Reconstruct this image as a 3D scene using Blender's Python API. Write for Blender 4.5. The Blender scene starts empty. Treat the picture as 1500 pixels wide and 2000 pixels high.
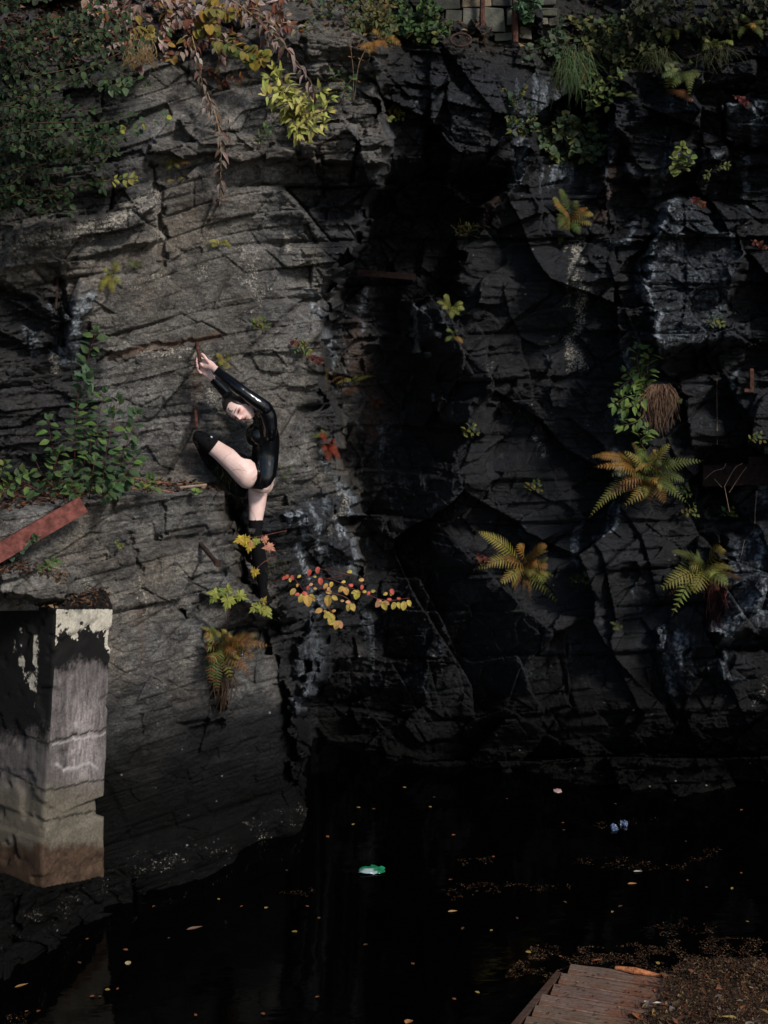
import bpy, math, random
import numpy as np
from mathutils import Vector, Matrix
random.seed(7)
rng = np.random.default_rng(7)
C = bpy.context.scene.collection
R = math.radians

# ------------------------------------------------------------------ camera, light, exposure
CAMZ, PITCH, F = 4.7, R(11.2), 50.0/36.0*2000.0
cam_d = bpy.data.cameras.new('camera'); cam = bpy.data.objects.new('camera', cam_d); C.objects.link(cam)
cam_d.sensor_fit = 'VERTICAL'; cam_d.sensor_height = 36.0; cam_d.sensor_width = 27.0; cam_d.lens = 50.0
cam_d.clip_start = 0.1; cam_d.clip_end = 500.0
cam.location = (0, 0, CAMZ); cam.rotation_euler = (R(90)-PITCH, 0, 0)
bpy.context.scene.camera = cam

SUN = Vector((0.47, -0.62, 0.62)).normalized()          # towards the sun: right, behind the camera, up
w = bpy.data.worlds.new('World'); bpy.context.scene.world = w; w.use_nodes = True
sky = w.node_tree.nodes.new('ShaderNodeTexSky'); sky.sky_type = 'NISHITA'; sky.sun_disc = False
sky.sun_elevation = math.asin(SUN.z); sky.sun_rotation = math.atan2(SUN.x, SUN.y)
w.node_tree.links.new(sky.outputs[0], w.node_tree.nodes['Background'].inputs[0])
w.node_tree.nodes['Background'].inputs[1].default_value = 0.09
sl = bpy.data.lights.new('sun', 'SUN'); sl.energy = 3.0; sl.angle = R(11.0); sl.color = (1.0, 0.94, 0.87)
so = bpy.data.objects.new('sun', sl); C.objects.link(so)
so.rotation_euler = SUN.to_track_quat('Z', 'Y').to_euler(); so.location = (6, -6, 12)
vs = bpy.context.scene.view_settings
vs.view_transform = 'Standard'; vs.look = 'None'; vs.gamma = 1.0; vs.use_curve_mapping = False
vs.exposure = 0.45
bpy.context.scene.cycles.max_bounces = 6
bpy.context.scene.cycles.transparent_max_bounces = 8

# ------------------------------------------------------------------ helpers
CP, SP = math.cos(PITCH), math.sin(PITCH)
def ray(u, v):                                           # photo pixel (1500 x 2000) -> world direction
    a = (np.asarray(u, float)-750.0)/F; b = (1000.0-np.asarray(v, float))/F
    return a, CP + b*SP, -SP + b*CP
def P(u, v, y):                                          # the point at depth y along that direction
    dx, dy, dz = ray(u, v); t = y/dy
    return Vector((float(dx*t), float(y), float(CAMZ+dz*t)))
def Pw(u, v, z=0.0):                                     # the point on the level z along that direction
    dx, dy, dz = ray(u, v); t = (z-CAMZ)/dz
    return Vector((float(dx*t), float(dy*t), z))

def h2(ix, iy, s):
    n = (ix.astype(np.int64)*374761393 + iy.astype(np.int64)*668265263 + s*144269504) & 0xffffffff
    n = ((n ^ (n >> 13))*1274126177) & 0xffffffff
    n = ((n ^ (n >> 16))*2246822519) & 0xffffffff
    return ((n ^ (n >> 15)) & 0xffffff)/float(0xffffff)
def vn(x, y, s):                                         # value noise in -1..1
    ix = np.floor(x); iy = np.floor(y); fx = x-ix; fy = y-iy
    fx = fx*fx*fx*(fx*(fx*6-15)+10); fy = fy*fy*fy*(fy*(fy*6-15)+10)
    a = h2(ix, iy, s); b = h2(ix+1, iy, s); c = h2(ix, iy+1, s); d = h2(ix+1, iy+1, s)
    return ((a+(b-a)*fx)*(1-fy) + (c+(d-c)*fx)*fy)*2-1
def fbm(x, y, s, o=4, g=0.5):
    r = 0; a = 1.0; t = 0
    for k in range(o):
        r = r + a*vn(x*2**k+17.3*k, y*2**k-9.1*k, s+k); t += a; a *= g
    return r/t
def facets(x, y, s, jit=0.9):                            # Voronoi cells: random step, random tilt, distance to the joint
    ix = np.floor(x); iy = np.floor(y)
    d1 = np.full(x.shape, 9.0); d2 = d1.copy(); off = np.zeros(x.shape); tx = off.copy(); ty = off.copy(); lx = off.copy(); ly = off.copy()
    for a in (-1, 0, 1):
        for b in (-1, 0, 1):
            cx = ix+a; cy = iy+b
            qx = cx+0.5+jit*(h2(cx, cy, s)-0.5); qy = cy+0.5+jit*(h2(cx, cy, s+1)-0.5)
            ex = x-qx; ey = y-qy; d = np.maximum(np.abs(ex), np.abs(ey))*0.6+np.hypot(ex, ey)*0.4
            m = d < d1
            d2 = np.where(m, d1, np.minimum(d2, d)); d1 = np.where(m, d, d1)
            off = np.where(m, h2(cx, cy, s+2)*2-1, off)
            tx = np.where(m, h2(cx, cy, s+3)*2-1, tx); ty = np.where(m, h2(cx, cy, s+4)*2-1, ty)
            lx = np.where(m, ex, lx); ly = np.where(m, ey, ly)
    return off, tx*lx+ty*ly, d2-d1
def bricks(x, y, s, jx=0.5, jy=0.45, wob=0.12):          # broken courses: straight beds and cross joints, no two blocks alike
    y = y+wob*fbm(x*0.35, y*0.5, s+21, 2); iy = np.floor(y)
    lo = iy+jy*(h2(iy, iy*0, s)-0.5); hi = iy+1+jy*(h2(iy+1, iy*0, s)-0.5)
    iy = np.where(y < lo, iy-1, np.where(y > hi, iy+1, iy)); lo = iy+jy*(h2(iy, iy*0, s)-0.5); hi = iy+1+jy*(h2(iy+1, iy*0, s)-0.5)
    sk = (h2(iy, iy*0, s+5)-0.5)*0.9; xr = x+h2(iy, iy*0, s+1)*7.3+sk*(y-iy); ix = np.floor(xr)
    a = ix+jx*(h2(ix, iy, s+2)-0.5)*1.6; b = ix+1+jx*(h2(ix+1, iy, s+2)-0.5)*1.6
    ix = np.where(xr < a, ix-1, np.where(xr > b, ix+1, ix)); a = ix+jx*(h2(ix, iy, s+2)-0.5)*1.6; b = ix+1+jx*(h2(ix+1, iy, s+2)-0.5)*1.6
    lx = xr-(a+b)/2; ly = y-(lo+hi)/2
    ed = np.minimum(np.minimum(xr-a, b-xr)*2.2, np.minimum(y-lo, hi-y))
    return h2(ix, iy, s+6)*2-1, (h2(ix, iy, s+7)*2-1)*lx+(h2(ix, iy, s+8)*2-1)*ly, np.clip(ed, 0, 1)
def ss(a, b, x):
    t = np.clip((x-a)/(b-a), 0, 1); return t*t*(3-2*t)
def interp(pts, x):
    p = np.array(pts, float); return np.interp(x, p[:, 0], p[:, 1])
def blur_line(U, V, pts, wid):                           # 1 on a polyline (photo pixels), falling to 0 at its width
    m = np.zeros(U.shape)
    for (x0, y0), (x1, y1) in zip(pts[:-1], pts[1:]):
        L = max((x1-x0)**2+(y1-y0)**2, 1e-6)
        t = np.clip(((U-x0)*(x1-x0)+(V-y0)*(y1-y0))/L, 0, 1)
        d = np.hypot(U-x0-t*(x1-x0), V-y0-t*(y1-y0))
        m = np.maximum(m, 1-ss(wid*0.1, wid*1.25, d))
    return m
def poly_in(U, V, pts, soft):                            # signed distance to polygon -> 0..1
    ins = np.zeros(U.shape, bool); dist = np.full(U.shape, 1e9)
    n = len(pts)
    for i in range(n):
        x0, y0 = pts[i]; x1, y1 = pts[(i+1) % n]
        L = max((x1-x0)**2+(y1-y0)**2, 1e-6)
        t = np.clip(((U-x0)*(x1-x0)+(V-y0)*(y1-y0))/L, 0, 1)
        dist = np.minimum(dist, np.hypot(U-x0-t*(x1-x0), V-y0-t*(y1-y0)))
        if y0 != y1:
            c = ((y0 > V) != (y1 > V)) & (U < (x1-x0)*(V-y0)/(y1-y0)+x0); ins ^= c
    return ss(-soft, soft, np.where(ins, dist, -dist))

def link(name, me, mat=None, parent=None):
    o = bpy.data.objects.new(name, me); C.objects.link(o)
    if mat is not None and not me.materials: me.materials.append(mat)
    if parent is not None: o.parent = parent
    return o
def mesh_np(name, V, Fc, smooth=False, attrs=None):
    """V (n,3), Fc: list of faces or (m,3)/(m,4) array"""
    me = bpy.data.meshes.new(name)
    if isinstance(Fc, np.ndarray):
        m, k = Fc.shape
        me.vertices.add(len(V)); me.vertices.foreach_set('co', np.asarray(V, np.float32).ravel())
        me.loops.add(m*k); me.loops.foreach_set('vertex_index', Fc.astype(np.int32).ravel())
        me.polygons.add(m); me.polygons.foreach_set('loop_start', np.arange(m, dtype=np.int32)*k)
        me.update(calc_edges=True)
    else:
        me.from_pydata([tuple(p) for p in V], [], Fc)
    if smooth: me.polygons.foreach_set('use_smooth', np.ones(len(me.polygons), bool))
    for k, a in (attrs or {}).items():
        a = np.asarray(a, np.float32)
        if a.ndim == 1:
            at = me.attributes.new(k, 'FLOAT', 'POINT'); at.data.foreach_set('value', a)
        else:
            at = me.attributes.new(k, 'FLOAT_COLOR', 'POINT'); at.data.foreach_set('color', np.c_[a, np.ones(len(a))].astype(np.float32).ravel())
    return me
def tag(o, label, cat, group=None, kind=None):
    o['label'] = label; o['category'] = cat
    if group: o['group'] = group
    if kind: o['kind'] = kind
    return o
def empty(name, loc=(0, 0, 0)):
    o = bpy.data.objects.new(name, None); C.objects.link(o); o.location = loc; o.empty_display_size = 0.05
    return o
class MB:                                                # collects shapes into one mesh
    def __init__(s): s.v = []; s.f = []; s.c = []; s.cur = (1, 1, 1)
    def add(s, vs, fs):
        n = len(s.v); s.v += [tuple(p) for p in vs]; s.f += [tuple(i+n for i in f) for f in fs]; s.c += [s.cur]*len(vs)
    def tube(s, pts, rad, n=8, cap=True):
        pts = [Vector(p) for p in pts]; rs = rad if hasattr(rad, '__len__') else [rad]*len(pts)
        vs = []; fs = []; up = Vector((0.13, 0.2, 1)).normalized()
        for i, p in enumerate(pts):
            d = (pts[min(i+1, len(pts)-1)]-pts[max(i-1, 0)]).normalized()
            a = d.cross(up)
            if a.length < 1e-3: a = d.cross(Vector((1, 0, 0)))
            a.normalize(); b = d.cross(a)
            for k in range(n):
                t = 2*math.pi*k/n; vs.append(p+(a*math.cos(t)+b*math.sin(t))*rs[i])
        for i in range(len(pts)-1):
            for k in range(n): fs.append((i*n+k, i*n+(k+1) % n, (i+1)*n+(k+1) % n, (i+1)*n+k))
        if cap: fs.append(tuple(range(n-1, -1, -1))); fs.append(tuple((len(pts)-1)*n+k for k in range(n)))
        s.add(vs, fs)
    def hexa(s, p8): s.add(p8, [(0, 3, 2, 1), (4, 5, 6, 7), (0, 1, 5, 4), (1, 2, 6, 5), (2, 3, 7, 6), (3, 0, 4, 7)])
    def box(s, c, x, y, z):
        c = Vector(c); x = Vector(x)/2; y = Vector(y)/2; z = Vector(z)/2
        s.hexa([c-x-y-z, c+x-y-z, c+x+y-z, c-x+y-z, c-x-y+z, c+x-y+z, c+x+y+z, c-x+y+z])
    def build(s, name, mat, parent=None, smooth=False, bevel=0, col=False, loc=None):
        vs = s.v
        if loc is not None: vs = [Vector(p)-Vector(loc) for p in vs]
        me = mesh_np(name, vs, s.f, smooth, {'tint': np.array(s.c)} if col else None)
        o = link(name, me, mat, parent)
        if loc is not None and parent is None: o.location = loc
        if bevel:
            m = o.modifiers.new('bevel', 'BEVEL'); m.width = bevel; m.segments = 2; m.limit_method = 'ANGLE'
        return o

# ------------------------------------------------------------------ material helpers
def newmat(name):
    m = bpy.data.materials.new(name); m.use_nodes = True
    return m, m.node_tree, m.node_tree.nodes['Principled BSDF']
class NT:
    def __init__(s, nt): s.nt = nt
    def n(s, t, **kw):
        o = s.nt.nodes.new(t)
        for k, v in kw.items(): setattr(o, k, v)
        return o
    def l(s, a, b): s.nt.links.new(a, b)
    def coord(s, scale=(1, 1, 1), kind='Object', rot=(0, 0, 0)):
        tc = s.n('ShaderNodeTexCoord'); mp = s.n('ShaderNodeMapping'); mp.inputs['Scale'].default_value = scale; mp.inputs['Rotation'].default_value = rot
        s.l(tc.outputs[kind], mp.inputs[0]); return mp.outputs[0]
    def noise(s, vec, scale, detail=4, rough=0.55, dist=0.0):
        o = s.n('ShaderNodeTexNoise'); o.inputs['Scale'].default_value = scale; o.inputs['Detail'].default_value = detail
        o.inputs['Roughness'].default_value = rough; o.inputs['Distortion'].default_value = dist
        s.l(vec, o.inputs['Vector']); return o.outputs['Fac']
    def ramp(s, fac, a, b, c0=(0, 0, 0), c1=(1, 1, 1)):
        o = s.n('ShaderNodeValToRGB'); e = o.color_ramp.elements
        e[0].position = a; e[1].position = b; e[0].color = (*c0, 1); e[1].color = (*c1, 1)
        s.l(fac, o.inputs[0]); return o.outputs[0]
    def mix(s, fac, a, b, mode='MIX'):
        o = s.n('ShaderNodeMix', data_type='RGBA', blend_type=mode)
        for i, x in ((0, fac), (6, a), (7, b)):
            if isinstance(x, (int, float)): o.inputs[i].default_value = x
            elif isinstance(x, tuple): o.inputs[i].default_value = (*x, 1)
            else: s.l(x, o.inputs[i])
        return o.outputs[2]
    def math(s, op, a, b=0.0):
        o = s.n('ShaderNodeMath', operation=op)
        for i, x in ((0, a), (1, b)):
            if isinstance(x, (int, float)): o.inputs[i].default_value = x
            else: s.l(x, o.inputs[i])
        return o.outputs[0]
    def attr(s, name, out='Fac'): o = s.n('ShaderNodeAttribute', attribute_name=name); return o.outputs[out]
    def bump(s, h, strength, dist, normal=None):
        o = s.n('ShaderNodeBump'); o.inputs['Strength'].default_value = strength; o.inputs['Distance'].default_value = dist
        s.l(h, o.inputs['Height'])
        if normal is not None: s.l(normal, o.inputs['Normal'])
        return o.outputs[0]
def simple(name, col, rough=0.6, spec=0.3, nscale=20, amt=0.35, bump=0.0, bscale=60, metal=0.0, col2=None, attr=False, trans=0.0):
    m, nt, b = newmat(name); t = NT(nt); co = t.coord()
    f = t.noise(co, nscale, 5)
    base = t.mix(t.ramp(f, 0.35, 0.65), tuple(c*(1-amt) for c in col), col2 or tuple(min(1, c*(1+amt)) for c in col))
    if attr: base = t.mix(1.0, base, t.attr('tint', 'Color'), 'MULTIPLY')
    t.l(base, b.inputs['Base Color']); b.inputs['Roughness'].default_value = rough; b.inputs['Specular IOR Level'].default_value = spec; b.inputs['Metallic'].default_value = metal
    if bump: t.l(t.bump(t.noise(co, bscale, 6, 0.65), bump, 0.02), b.inputs['Normal'])
    if trans:
        tr = t.n('ShaderNodeBsdfTranslucent'); t.l(base, tr.inputs[0]); mx = t.n('ShaderNodeMixShader'); mx.inputs[0].default_value = trans
        t.l(b.outputs[0], mx.inputs[1]); t.l(tr.outputs[0], mx.inputs[2])
        t.l(mx.outputs[0], nt.nodes['Material Output'].inputs[0])
    return m

# ------------------------------------------------------------------ the cliff
us = np.unique(np.concatenate([np.arange(-1500, -60, 26.), np.arange(-60, 1560, 2.0), np.arange(1560, 3000, 26.)]))
vv = np.unique(np.concatenate([np.arange(-1100, -30, 22.), np.arange(-30, 1880, 2.0), np.arange(1880, 2300, 30.)]))
U, V = np.meshgrid(us, vv)
jo, jt, je = facets(U/70, V/46, 401); jo2, jt2, je2 = facets(U/26, V/17, 411)
jx = fbm(U/60, V/60, 11, 4)*12+jo*13+jo2*5; jy = fbm(U/60, V/60, 12, 4)*9+jt*10+jt2*4       # joints never run straight
Uj = U+jx; Vj = V+jy
E1 = [(-1100, 760), (0, 745), (100, 738), (200, 735), (290, 752), (345, 745), (400, 722), (480, 702), (560, 662), (640, 642), (720, 640), (800, 655), (900, 668), (1000, 684), (1110, 706), (1200, 655), (1300, 620), (1400, 598), (1500, 600), (1640, 612), (2300, 640)]
E2 = [(-1100, 1200), (200, 1062), (260, 1045), (350, 1000), (430, 930), (530, 880), (600, 850), (680, 818), (800, 845), (900, 845), (1000, 825), (1200, 790), (1500, 740), (2300, 700)]
E0 = [(-1100, 400), (900, 405), (965, 430), (1050, 462), (1150, 492), (1250, 530), (1400, 556), (1500, 566), (1620, 606), (1700, 622), (2300, 700)]
SH = [(-1500, 1040), (0, 1002), (150, 985), (260, 968), (400, 964), (450, 968), (520, 1000), (560, 1160), (620, 1170), (3000, 1180)]
TOP = [(-1500, 90), (0, 110), (90, 140), (150, 138), (300, 128), (380, 120), (450, 95), (600, 66), (720, 100), (800, 92), (900, 92), (1000, 100), (1080, 128), (1200, 150), (1350, 120), (1420, 95), (1500, 100), (3000, 80)]
e1 = interp(E1, V); e2 = interp(E2, V); e0 = interp(E0, V)
# large masses
lean = (960-V)/1000.0
Yl = 9.95+0.75*np.clip(U, -1500, 640)/620+0.38*lean
Yl = Yl+0.55*ss(540, 720, Uj)*ss(600, 900, V)                          # the corner turns away
Yb = 8.92+1.72*np.clip(U, -1500, 900)/600+0.10*(V-1000)/800
Yb = np.where((U < 185) & (V > 1192), np.maximum(Yb, 9.68-0.0*U), Yb)
Ycor = 10.85+0.40*ss(520, 700, Uj)-0.25*ss(1200, 1600, V)
Yr = 11.95-0.55*(np.clip(U, 700, 3000)-1000)/520+0.42*(1500-V)/1000
Yc = 12.6+0.60*ss(300, 400, V)*ss(1200, 900, V)
Yw = np.where(V < 330, 12.0+0.35*(330-V)/230+0.5*ss(300, 380, V), Yc)  # rock face over the recess
soft = 22+75*ss(520, 640, V)
YR = Yc+(Yr-Yc)*ss(-soft, soft, Uj-e2)
up = ss(300, 360, Vj)
YR = np.where(U < e2+60, YR*up+(12.15+0.0*V)*(1-up)*ss(-40, 40, e2-Uj)+YR*(1-up)*(1-ss(-40, 40, e2-Uj)), YR)
Y = Yl+(YR-Yl)*ss(-14, 14, Uj-e1)
lowm = ss(-12, 12, e0-Uj)                                              # lower left block
# shelf: lower block is nearer; the shelf top is the span in which depth runs back
shv = interp(SH, U); dep = np.clip(Yl-Yb, 0.05, 2)
blk = ss(0, 1, np.clip((Vj*0.3+V*0.7-(shv-54*dep))/(54*dep), 0, 1))
blk = np.clip((0.25*Vj+0.75*V-(shv-54*dep))/(54*dep), 0, 1)
low = np.where(V > 900, Yl+(Yb-Yl)*blk, Yl)
Ylow = Ycor+(low-Ycor)*lowm
sel = ss(940, 1010, V)*(1-ss(-14, 14, Uj-e1))
Y = np.where(V > 900, Y+(np.where(lowm > 0.001, Ylow, np.minimum(Y, Ycor+0.2))-Y)*sel*np.where(U < e0+30, 1, ss(960, 1180, V)), Y)
Y = np.where((U < 440) & (V > 880), low, Y)
# ledges, overhangs and blocks: (polygon, towards camera m, softness px)
BL = [
 ([(585, 262), (690, 240), (745, 290), (748, 332), (700, 322), (610, 322)], 0.26, 7),
 ([(300, 275), (440, 280), (580, 288), (585, 312), (430, 308), (305, 303)], 0.16, 4),
 ([(350, 240), (480, 262), (535, 258), (535, 282), (400, 282)], 0.12, 4),
 ([(620, 350), (700, 345), (705, 420), (640, 430)], -0.10, 7),
 ([(0, 560), (60, 575), (118, 640), (100, 690), (40, 700), (0, 690)], -0.20, 9),
 ([(20, 590), (85, 585), (115, 615), (90, 625)], 0.12, 4), ([(5, 640), (60, 630), (110, 670), (60, 675)], 0.14, 4),
 ([(95, 520), (118, 520), (130, 640), (118, 680), (105, 620)], -0.16, 5),
 ([(118, 650), (150, 575), (185, 570), (165, 640), (135, 700)], 0.10, 5),
 ([(0, 455), (120, 430), (250, 405), (310, 395), (300, 470), (200, 500), (60, 520), (0, 530)], 0.10, 5),
 ([(200, 690), (320, 668), (420, 655), (425, 661), (330, 676), (205, 702)], -0.05, 3),
 ([(300, 320), (312, 320), (318, 520), (300, 520)], -0.08, 4),
 ([(1040, 255), (1062, 300), (1010, 370), (930, 450), (895, 530), (868, 530), (890, 470), (960, 380), (1010, 300)], 0.30, 9),
 ([(1185, 150), (1240, 160), (1255, 220), (1215, 260), (1180, 330), (1150, 330), (1165, 250)], 0.24, 8),
 ([(1270, 140), (1400, 95), (1462, 100), (1465, 150), (1400, 165), (1300, 180)], 0.30, 7),
 ([(1180, 200), (1330, 190), (1420, 200), (1420, 300), (1310, 345), (1230, 358), (1215, 300)], 0.26, 8),
 ([(1420, 195), (1560, 190), (1560, 285), (1430, 285)], 0.40, 6),
 ([(1370, 285), (1420, 285), (1420, 312), (1372, 312)], 0.18, 5),
 ([(1185, 360), (1560, 320), (1560, 420), (1340, 385), (1290, 400), (1220, 450), (1190, 470)], -0.22, 12),
 ([(1185, 480), (1230, 450), (1290, 440), (1250, 470), (1210, 480)], 0.20, 7),
 ([(1320, 386), (1350, 388), (1440, 470), (1460, 520), (1400, 600), (1440, 640), (1440, 668), (1340, 680), (1290, 700), (1270, 660), (1255, 540), (1280, 450)], 0.42, 10),
 ([(1300, 700), (1440, 672), (1560, 672), (1560, 730), (1310, 735)], -0.25, 9),
 ([(1330, 735), (1560, 720), (1560, 860), (1340, 872)], 0.22, 9),
 ([(1370, 874), (1560, 866), (1560, 1010), (1380, 1010)], -0.30, 10),
 ([(1410, 1040), (1560, 1020), (1560, 1225), (1440, 1242), (1390, 1262), (1400, 1150)], 0.35, 10),
 ([(1390, 1262), (1560, 1225), (1560, 1262), (1420, 1272)], -0.30, 6),
 ([(1400, 1262), (1470, 1265), (1480, 1318), (1400, 1325)], 0.16, 6),
 ([(1290, 1230), (1312, 1230), (1312, 1275), (1294, 1275)], 0.16, 4), ([(1318, 1260), (1345, 1262), (1338, 1300), (1318, 1300)], 0.14, 4),
 ([(1325, 1290), (1400, 1285), (1395, 1325), (1330, 1325)], 0.1, 5),
 ([(815, 600), (860, 598), (865, 670), (825, 690)], 0.35, 9), ([(845, 770), (915, 780), (915, 840), (850, 830)], 0.35, 10),
 ([(835, 250), (866, 248), (864, 350), (826, 350)], -0.35, 5),
 ([(700, 260), (735, 280), (740, 360), (690, 380)], 0.0, 5),
 ([(565, 1000), (640, 985), (700, 1105), (660, 1090), (600, 1060)], 0.12, 9),
 ([(600, 1210), (650, 1230), (640, 1330), (580, 1390), (590, 1300)], 0.22, 9),
 ([(405, 1225), (470, 1215), (520, 1240), (430, 1250), (430, 1390), (412, 1398)], -0.22, 5),
 ([(375, 1160), (500, 1180), (540, 1200), (530, 1225), (400, 1230), (372, 1200)], -0.20, 6),
 ([(360, 1120), (455, 1118), (455, 1128), (362, 1128)], -0.06, 3),
 ([(312, 980), (318, 980), (320, 1065), (313, 1065)], -0.05, 2), ([(270, 1040), (276, 1040), (277, 1125), (271, 1125)], -0.035, 2),
 ([(175, 1085), (225, 1080), (225, 1088), (178, 1094)], -0.05, 2),
 ([(350, 1415), (440, 1400), (430, 1425), (370, 1440)], -0.10, 6),
 ([(470, 1172), (560, 1174), (565, 1215), (480, 1208)], 0.55, 5),
 ([(0, 1160), (0, 1120), (60, 1105), (130, 1128), (140, 1165), (70, 1172)], 0.30, 8),
]
for pts, d, s in BL: Y = Y-d*poly_in(Uj, Vj, pts, s)
tv = interp(TOP, U)                                                    # above the brow the ground runs back
Y = Y+np.clip(tv-Vj, 0, None)/200.0*1.0
vb = interp([(-1500, 1690), (0, 1706), (82, 1734), (200, 1711), (262, 1716), (300, 2400)], Uj)    # rock toe under the pillar
Y = np.where((V > vb) & (U < 300), np.minimum(Y, 8.53+0.90*np.clip(Uj, -400, 260)/250-0.0008*(V-vb)), Y)
dx, dy, dz = ray(U, V)
X0 = dx*Y/dy; Z0 = CAMZ+dz*Y/dy
# bedding: beds climb to the right on the upper left, lie level below, dip to the left on the right
bed = 0.12*ss(950, 600, V)*ss(560, 200, U) + 0.02 - 0.20*ss(700, 1000, U)*ss(500, 200, V)+0.10*ss(700, 900, U)*ss(900, 1100, V)
wx = fbm(X0*0.9, Z0*0.9, 31, 3)*0.10; wz = fbm(X0*0.7, Z0*0.7, 35, 2)*0.05
xs = X0+wx; zs = Z0-bed*X0+wz
calm = np.clip(1.0*poly_in(U, V, [(190, 500), (320, 420), (520, 440), (590, 600), (610, 800), (560, 960), (230, 960), (200, 700)], 45)*0.72
               + 0.74*poly_in(U, V, [(-60, 1000), (430, 970), (540, 1300), (590, 1640), (240, 1740), (200, 1690), (-60, 1690)], 25), 0, 0.84)
amp = 1.0-calm
amp = amp*(1+0.25*ss(650, 760, U))
disp = np.zeros(U.shape); joint = np.ones(U.shape)
def rot(x, z, a): return x*math.cos(a)+z*math.sin(a), -x*math.sin(a)+z*math.cos(a)
RT = ss(690, 760, Uj)*ss(1500, 1350, V*1.0)                               # on the right the rock breaks in tall raking slabs
for sx, sz, a, t, sd, an in ((0.85, 1.25, 0.13, 0.62, 421, 0.55), (0.45, 0.80, 0.055, 0.30, 431, 0.30)):
    ra, rb = rot(X0+0.12*fbm(X0, Z0, 451, 2), Z0, an); o, ti, ed = facets(ra/sx, rb/sz, sd); disp += RT*(a*o+t*ti*sx*1.3)-RT*0.008*(1-ss(0, 0.05, ed))
rough = np.clip(fbm(X0*0.8, Z0*0.9, 241, 3)*1.6+0.75, 0.15, 1.3)         # some stretches shattered, some sound
for kind, sx, sz, a, t, sd, g, an in (('b', 0.95, 0.42, 0.10, 0.42, 101, 0.06, 0.0), ('b', 0.42, 0.15, 0.055, 0.22, 131, 0.03, 0.06), ('v', 0.34, 0.26, 0.035, 0.26, 151, 0.0, 0.5),
                                      ('b', 0.20, 0.055, 0.022, 0.09, 161, 0.014, -0.05), ('v', 0.11, 0.055, 0.014, 0.075, 191, 0.005, 0.2), ('v', 0.045, 0.02, 0.007, 0.03, 251, 0.0, 0.0)):
    ra, rb = rot(xs, zs, an); o, ti, ed = (bricks if kind == 'b' else facets)(ra/sx, rb/sz, sd)
    k = amp*(0.6+0.5*rough) if sd < 160 else np.maximum(amp, 0.42)*rough
    if kind == 'b': k = k*(1-0.45*RT)
    disp += k*(a*o+t*ti*sz*1.7)
    if g:
        cr = (1-ss(0.0, 0.085, ed))*ss(-0.25, 0.25, fbm(ra*1.4, rb*3, sd+40, 3)); disp -= (0.25+0.75*k)*g*cr
lay = np.abs(fbm(xs*0.9, zs*17, 211, 2)); gate = ss(0.0, 0.4, fbm(xs*2.2, zs*5.0, 219, 3))
disp += -0.008*gate*(1-ss(0.0, 0.09, lay))+RT*0.012*fbm(xs*1.1, zs*26+xs*3, 223, 3)*ss(-.2, .3, fbm(X0*.9, Z0*.9, 227, 2))
disp += 0.05*amp*fbm(xs*1.1, zs*1.3, 221, 3)+0.010*fbm(X0*7, Z0*9, 231, 4)*np.maximum(amp, 0.5)+0.006*fbm(X0*22, Z0*28, 235, 3)
disp *= np.where(V < tv, 0.8, 1.0)
disp += 0.10*ss(90, 10, np.abs(V-interp([(-1500, 2100), (0, 1850), (130, 1790), (250, 1716), (420, 1668), (600, 1618), (620, 1540), (700, 1502), (3000, 1500)], U)))*fbm(X0*3, Z0*4, 551, 5)
wl0 = interp([(-1500, 2100), (0, 1850), (130, 1790), (250, 1716), (420, 1668), (600, 1618), (620, 1540), (700, 1502), (3000, 1500)], U)
Y = Y-0.26*ss(-80, 10, V-wl0)*ss(-0.5, 0.3, fbm(X0*2.2, Z0*2.2, 571, 3))*ss(640, 560, U)*ss(185, 330, U)
Y = Y-disp
zz = CAMZ+dz*Y/dy
CL = (us, vv, Y)
def cliff_y(u, v):
    i = int(np.clip(np.searchsorted(us, u), 1, len(us)-1)); j = int(np.clip(np.searchsorted(vv, v), 1, len(vv)-1))
    a = (u-us[i-1])/(us[i]-us[i-1]); b = (v-vv[j-1])/(vv[j]-vv[j-1])
    return float((Y[j-1, i-1]*(1-a)+Y[j-1, i]*a)*(1-b)+(Y[j, i-1]*(1-a)+Y[j, i]*a)*b)
def cliff_near(u, v, r=8):                               # nearest rock within a few pixels
    return min(cliff_y(u+a, v+b) for a in (-r, 0, r) for b in (-r, 0, r))
def on(u, v, out=0.0): return P(u, v, cliff_y(u, v)-out)
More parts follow.
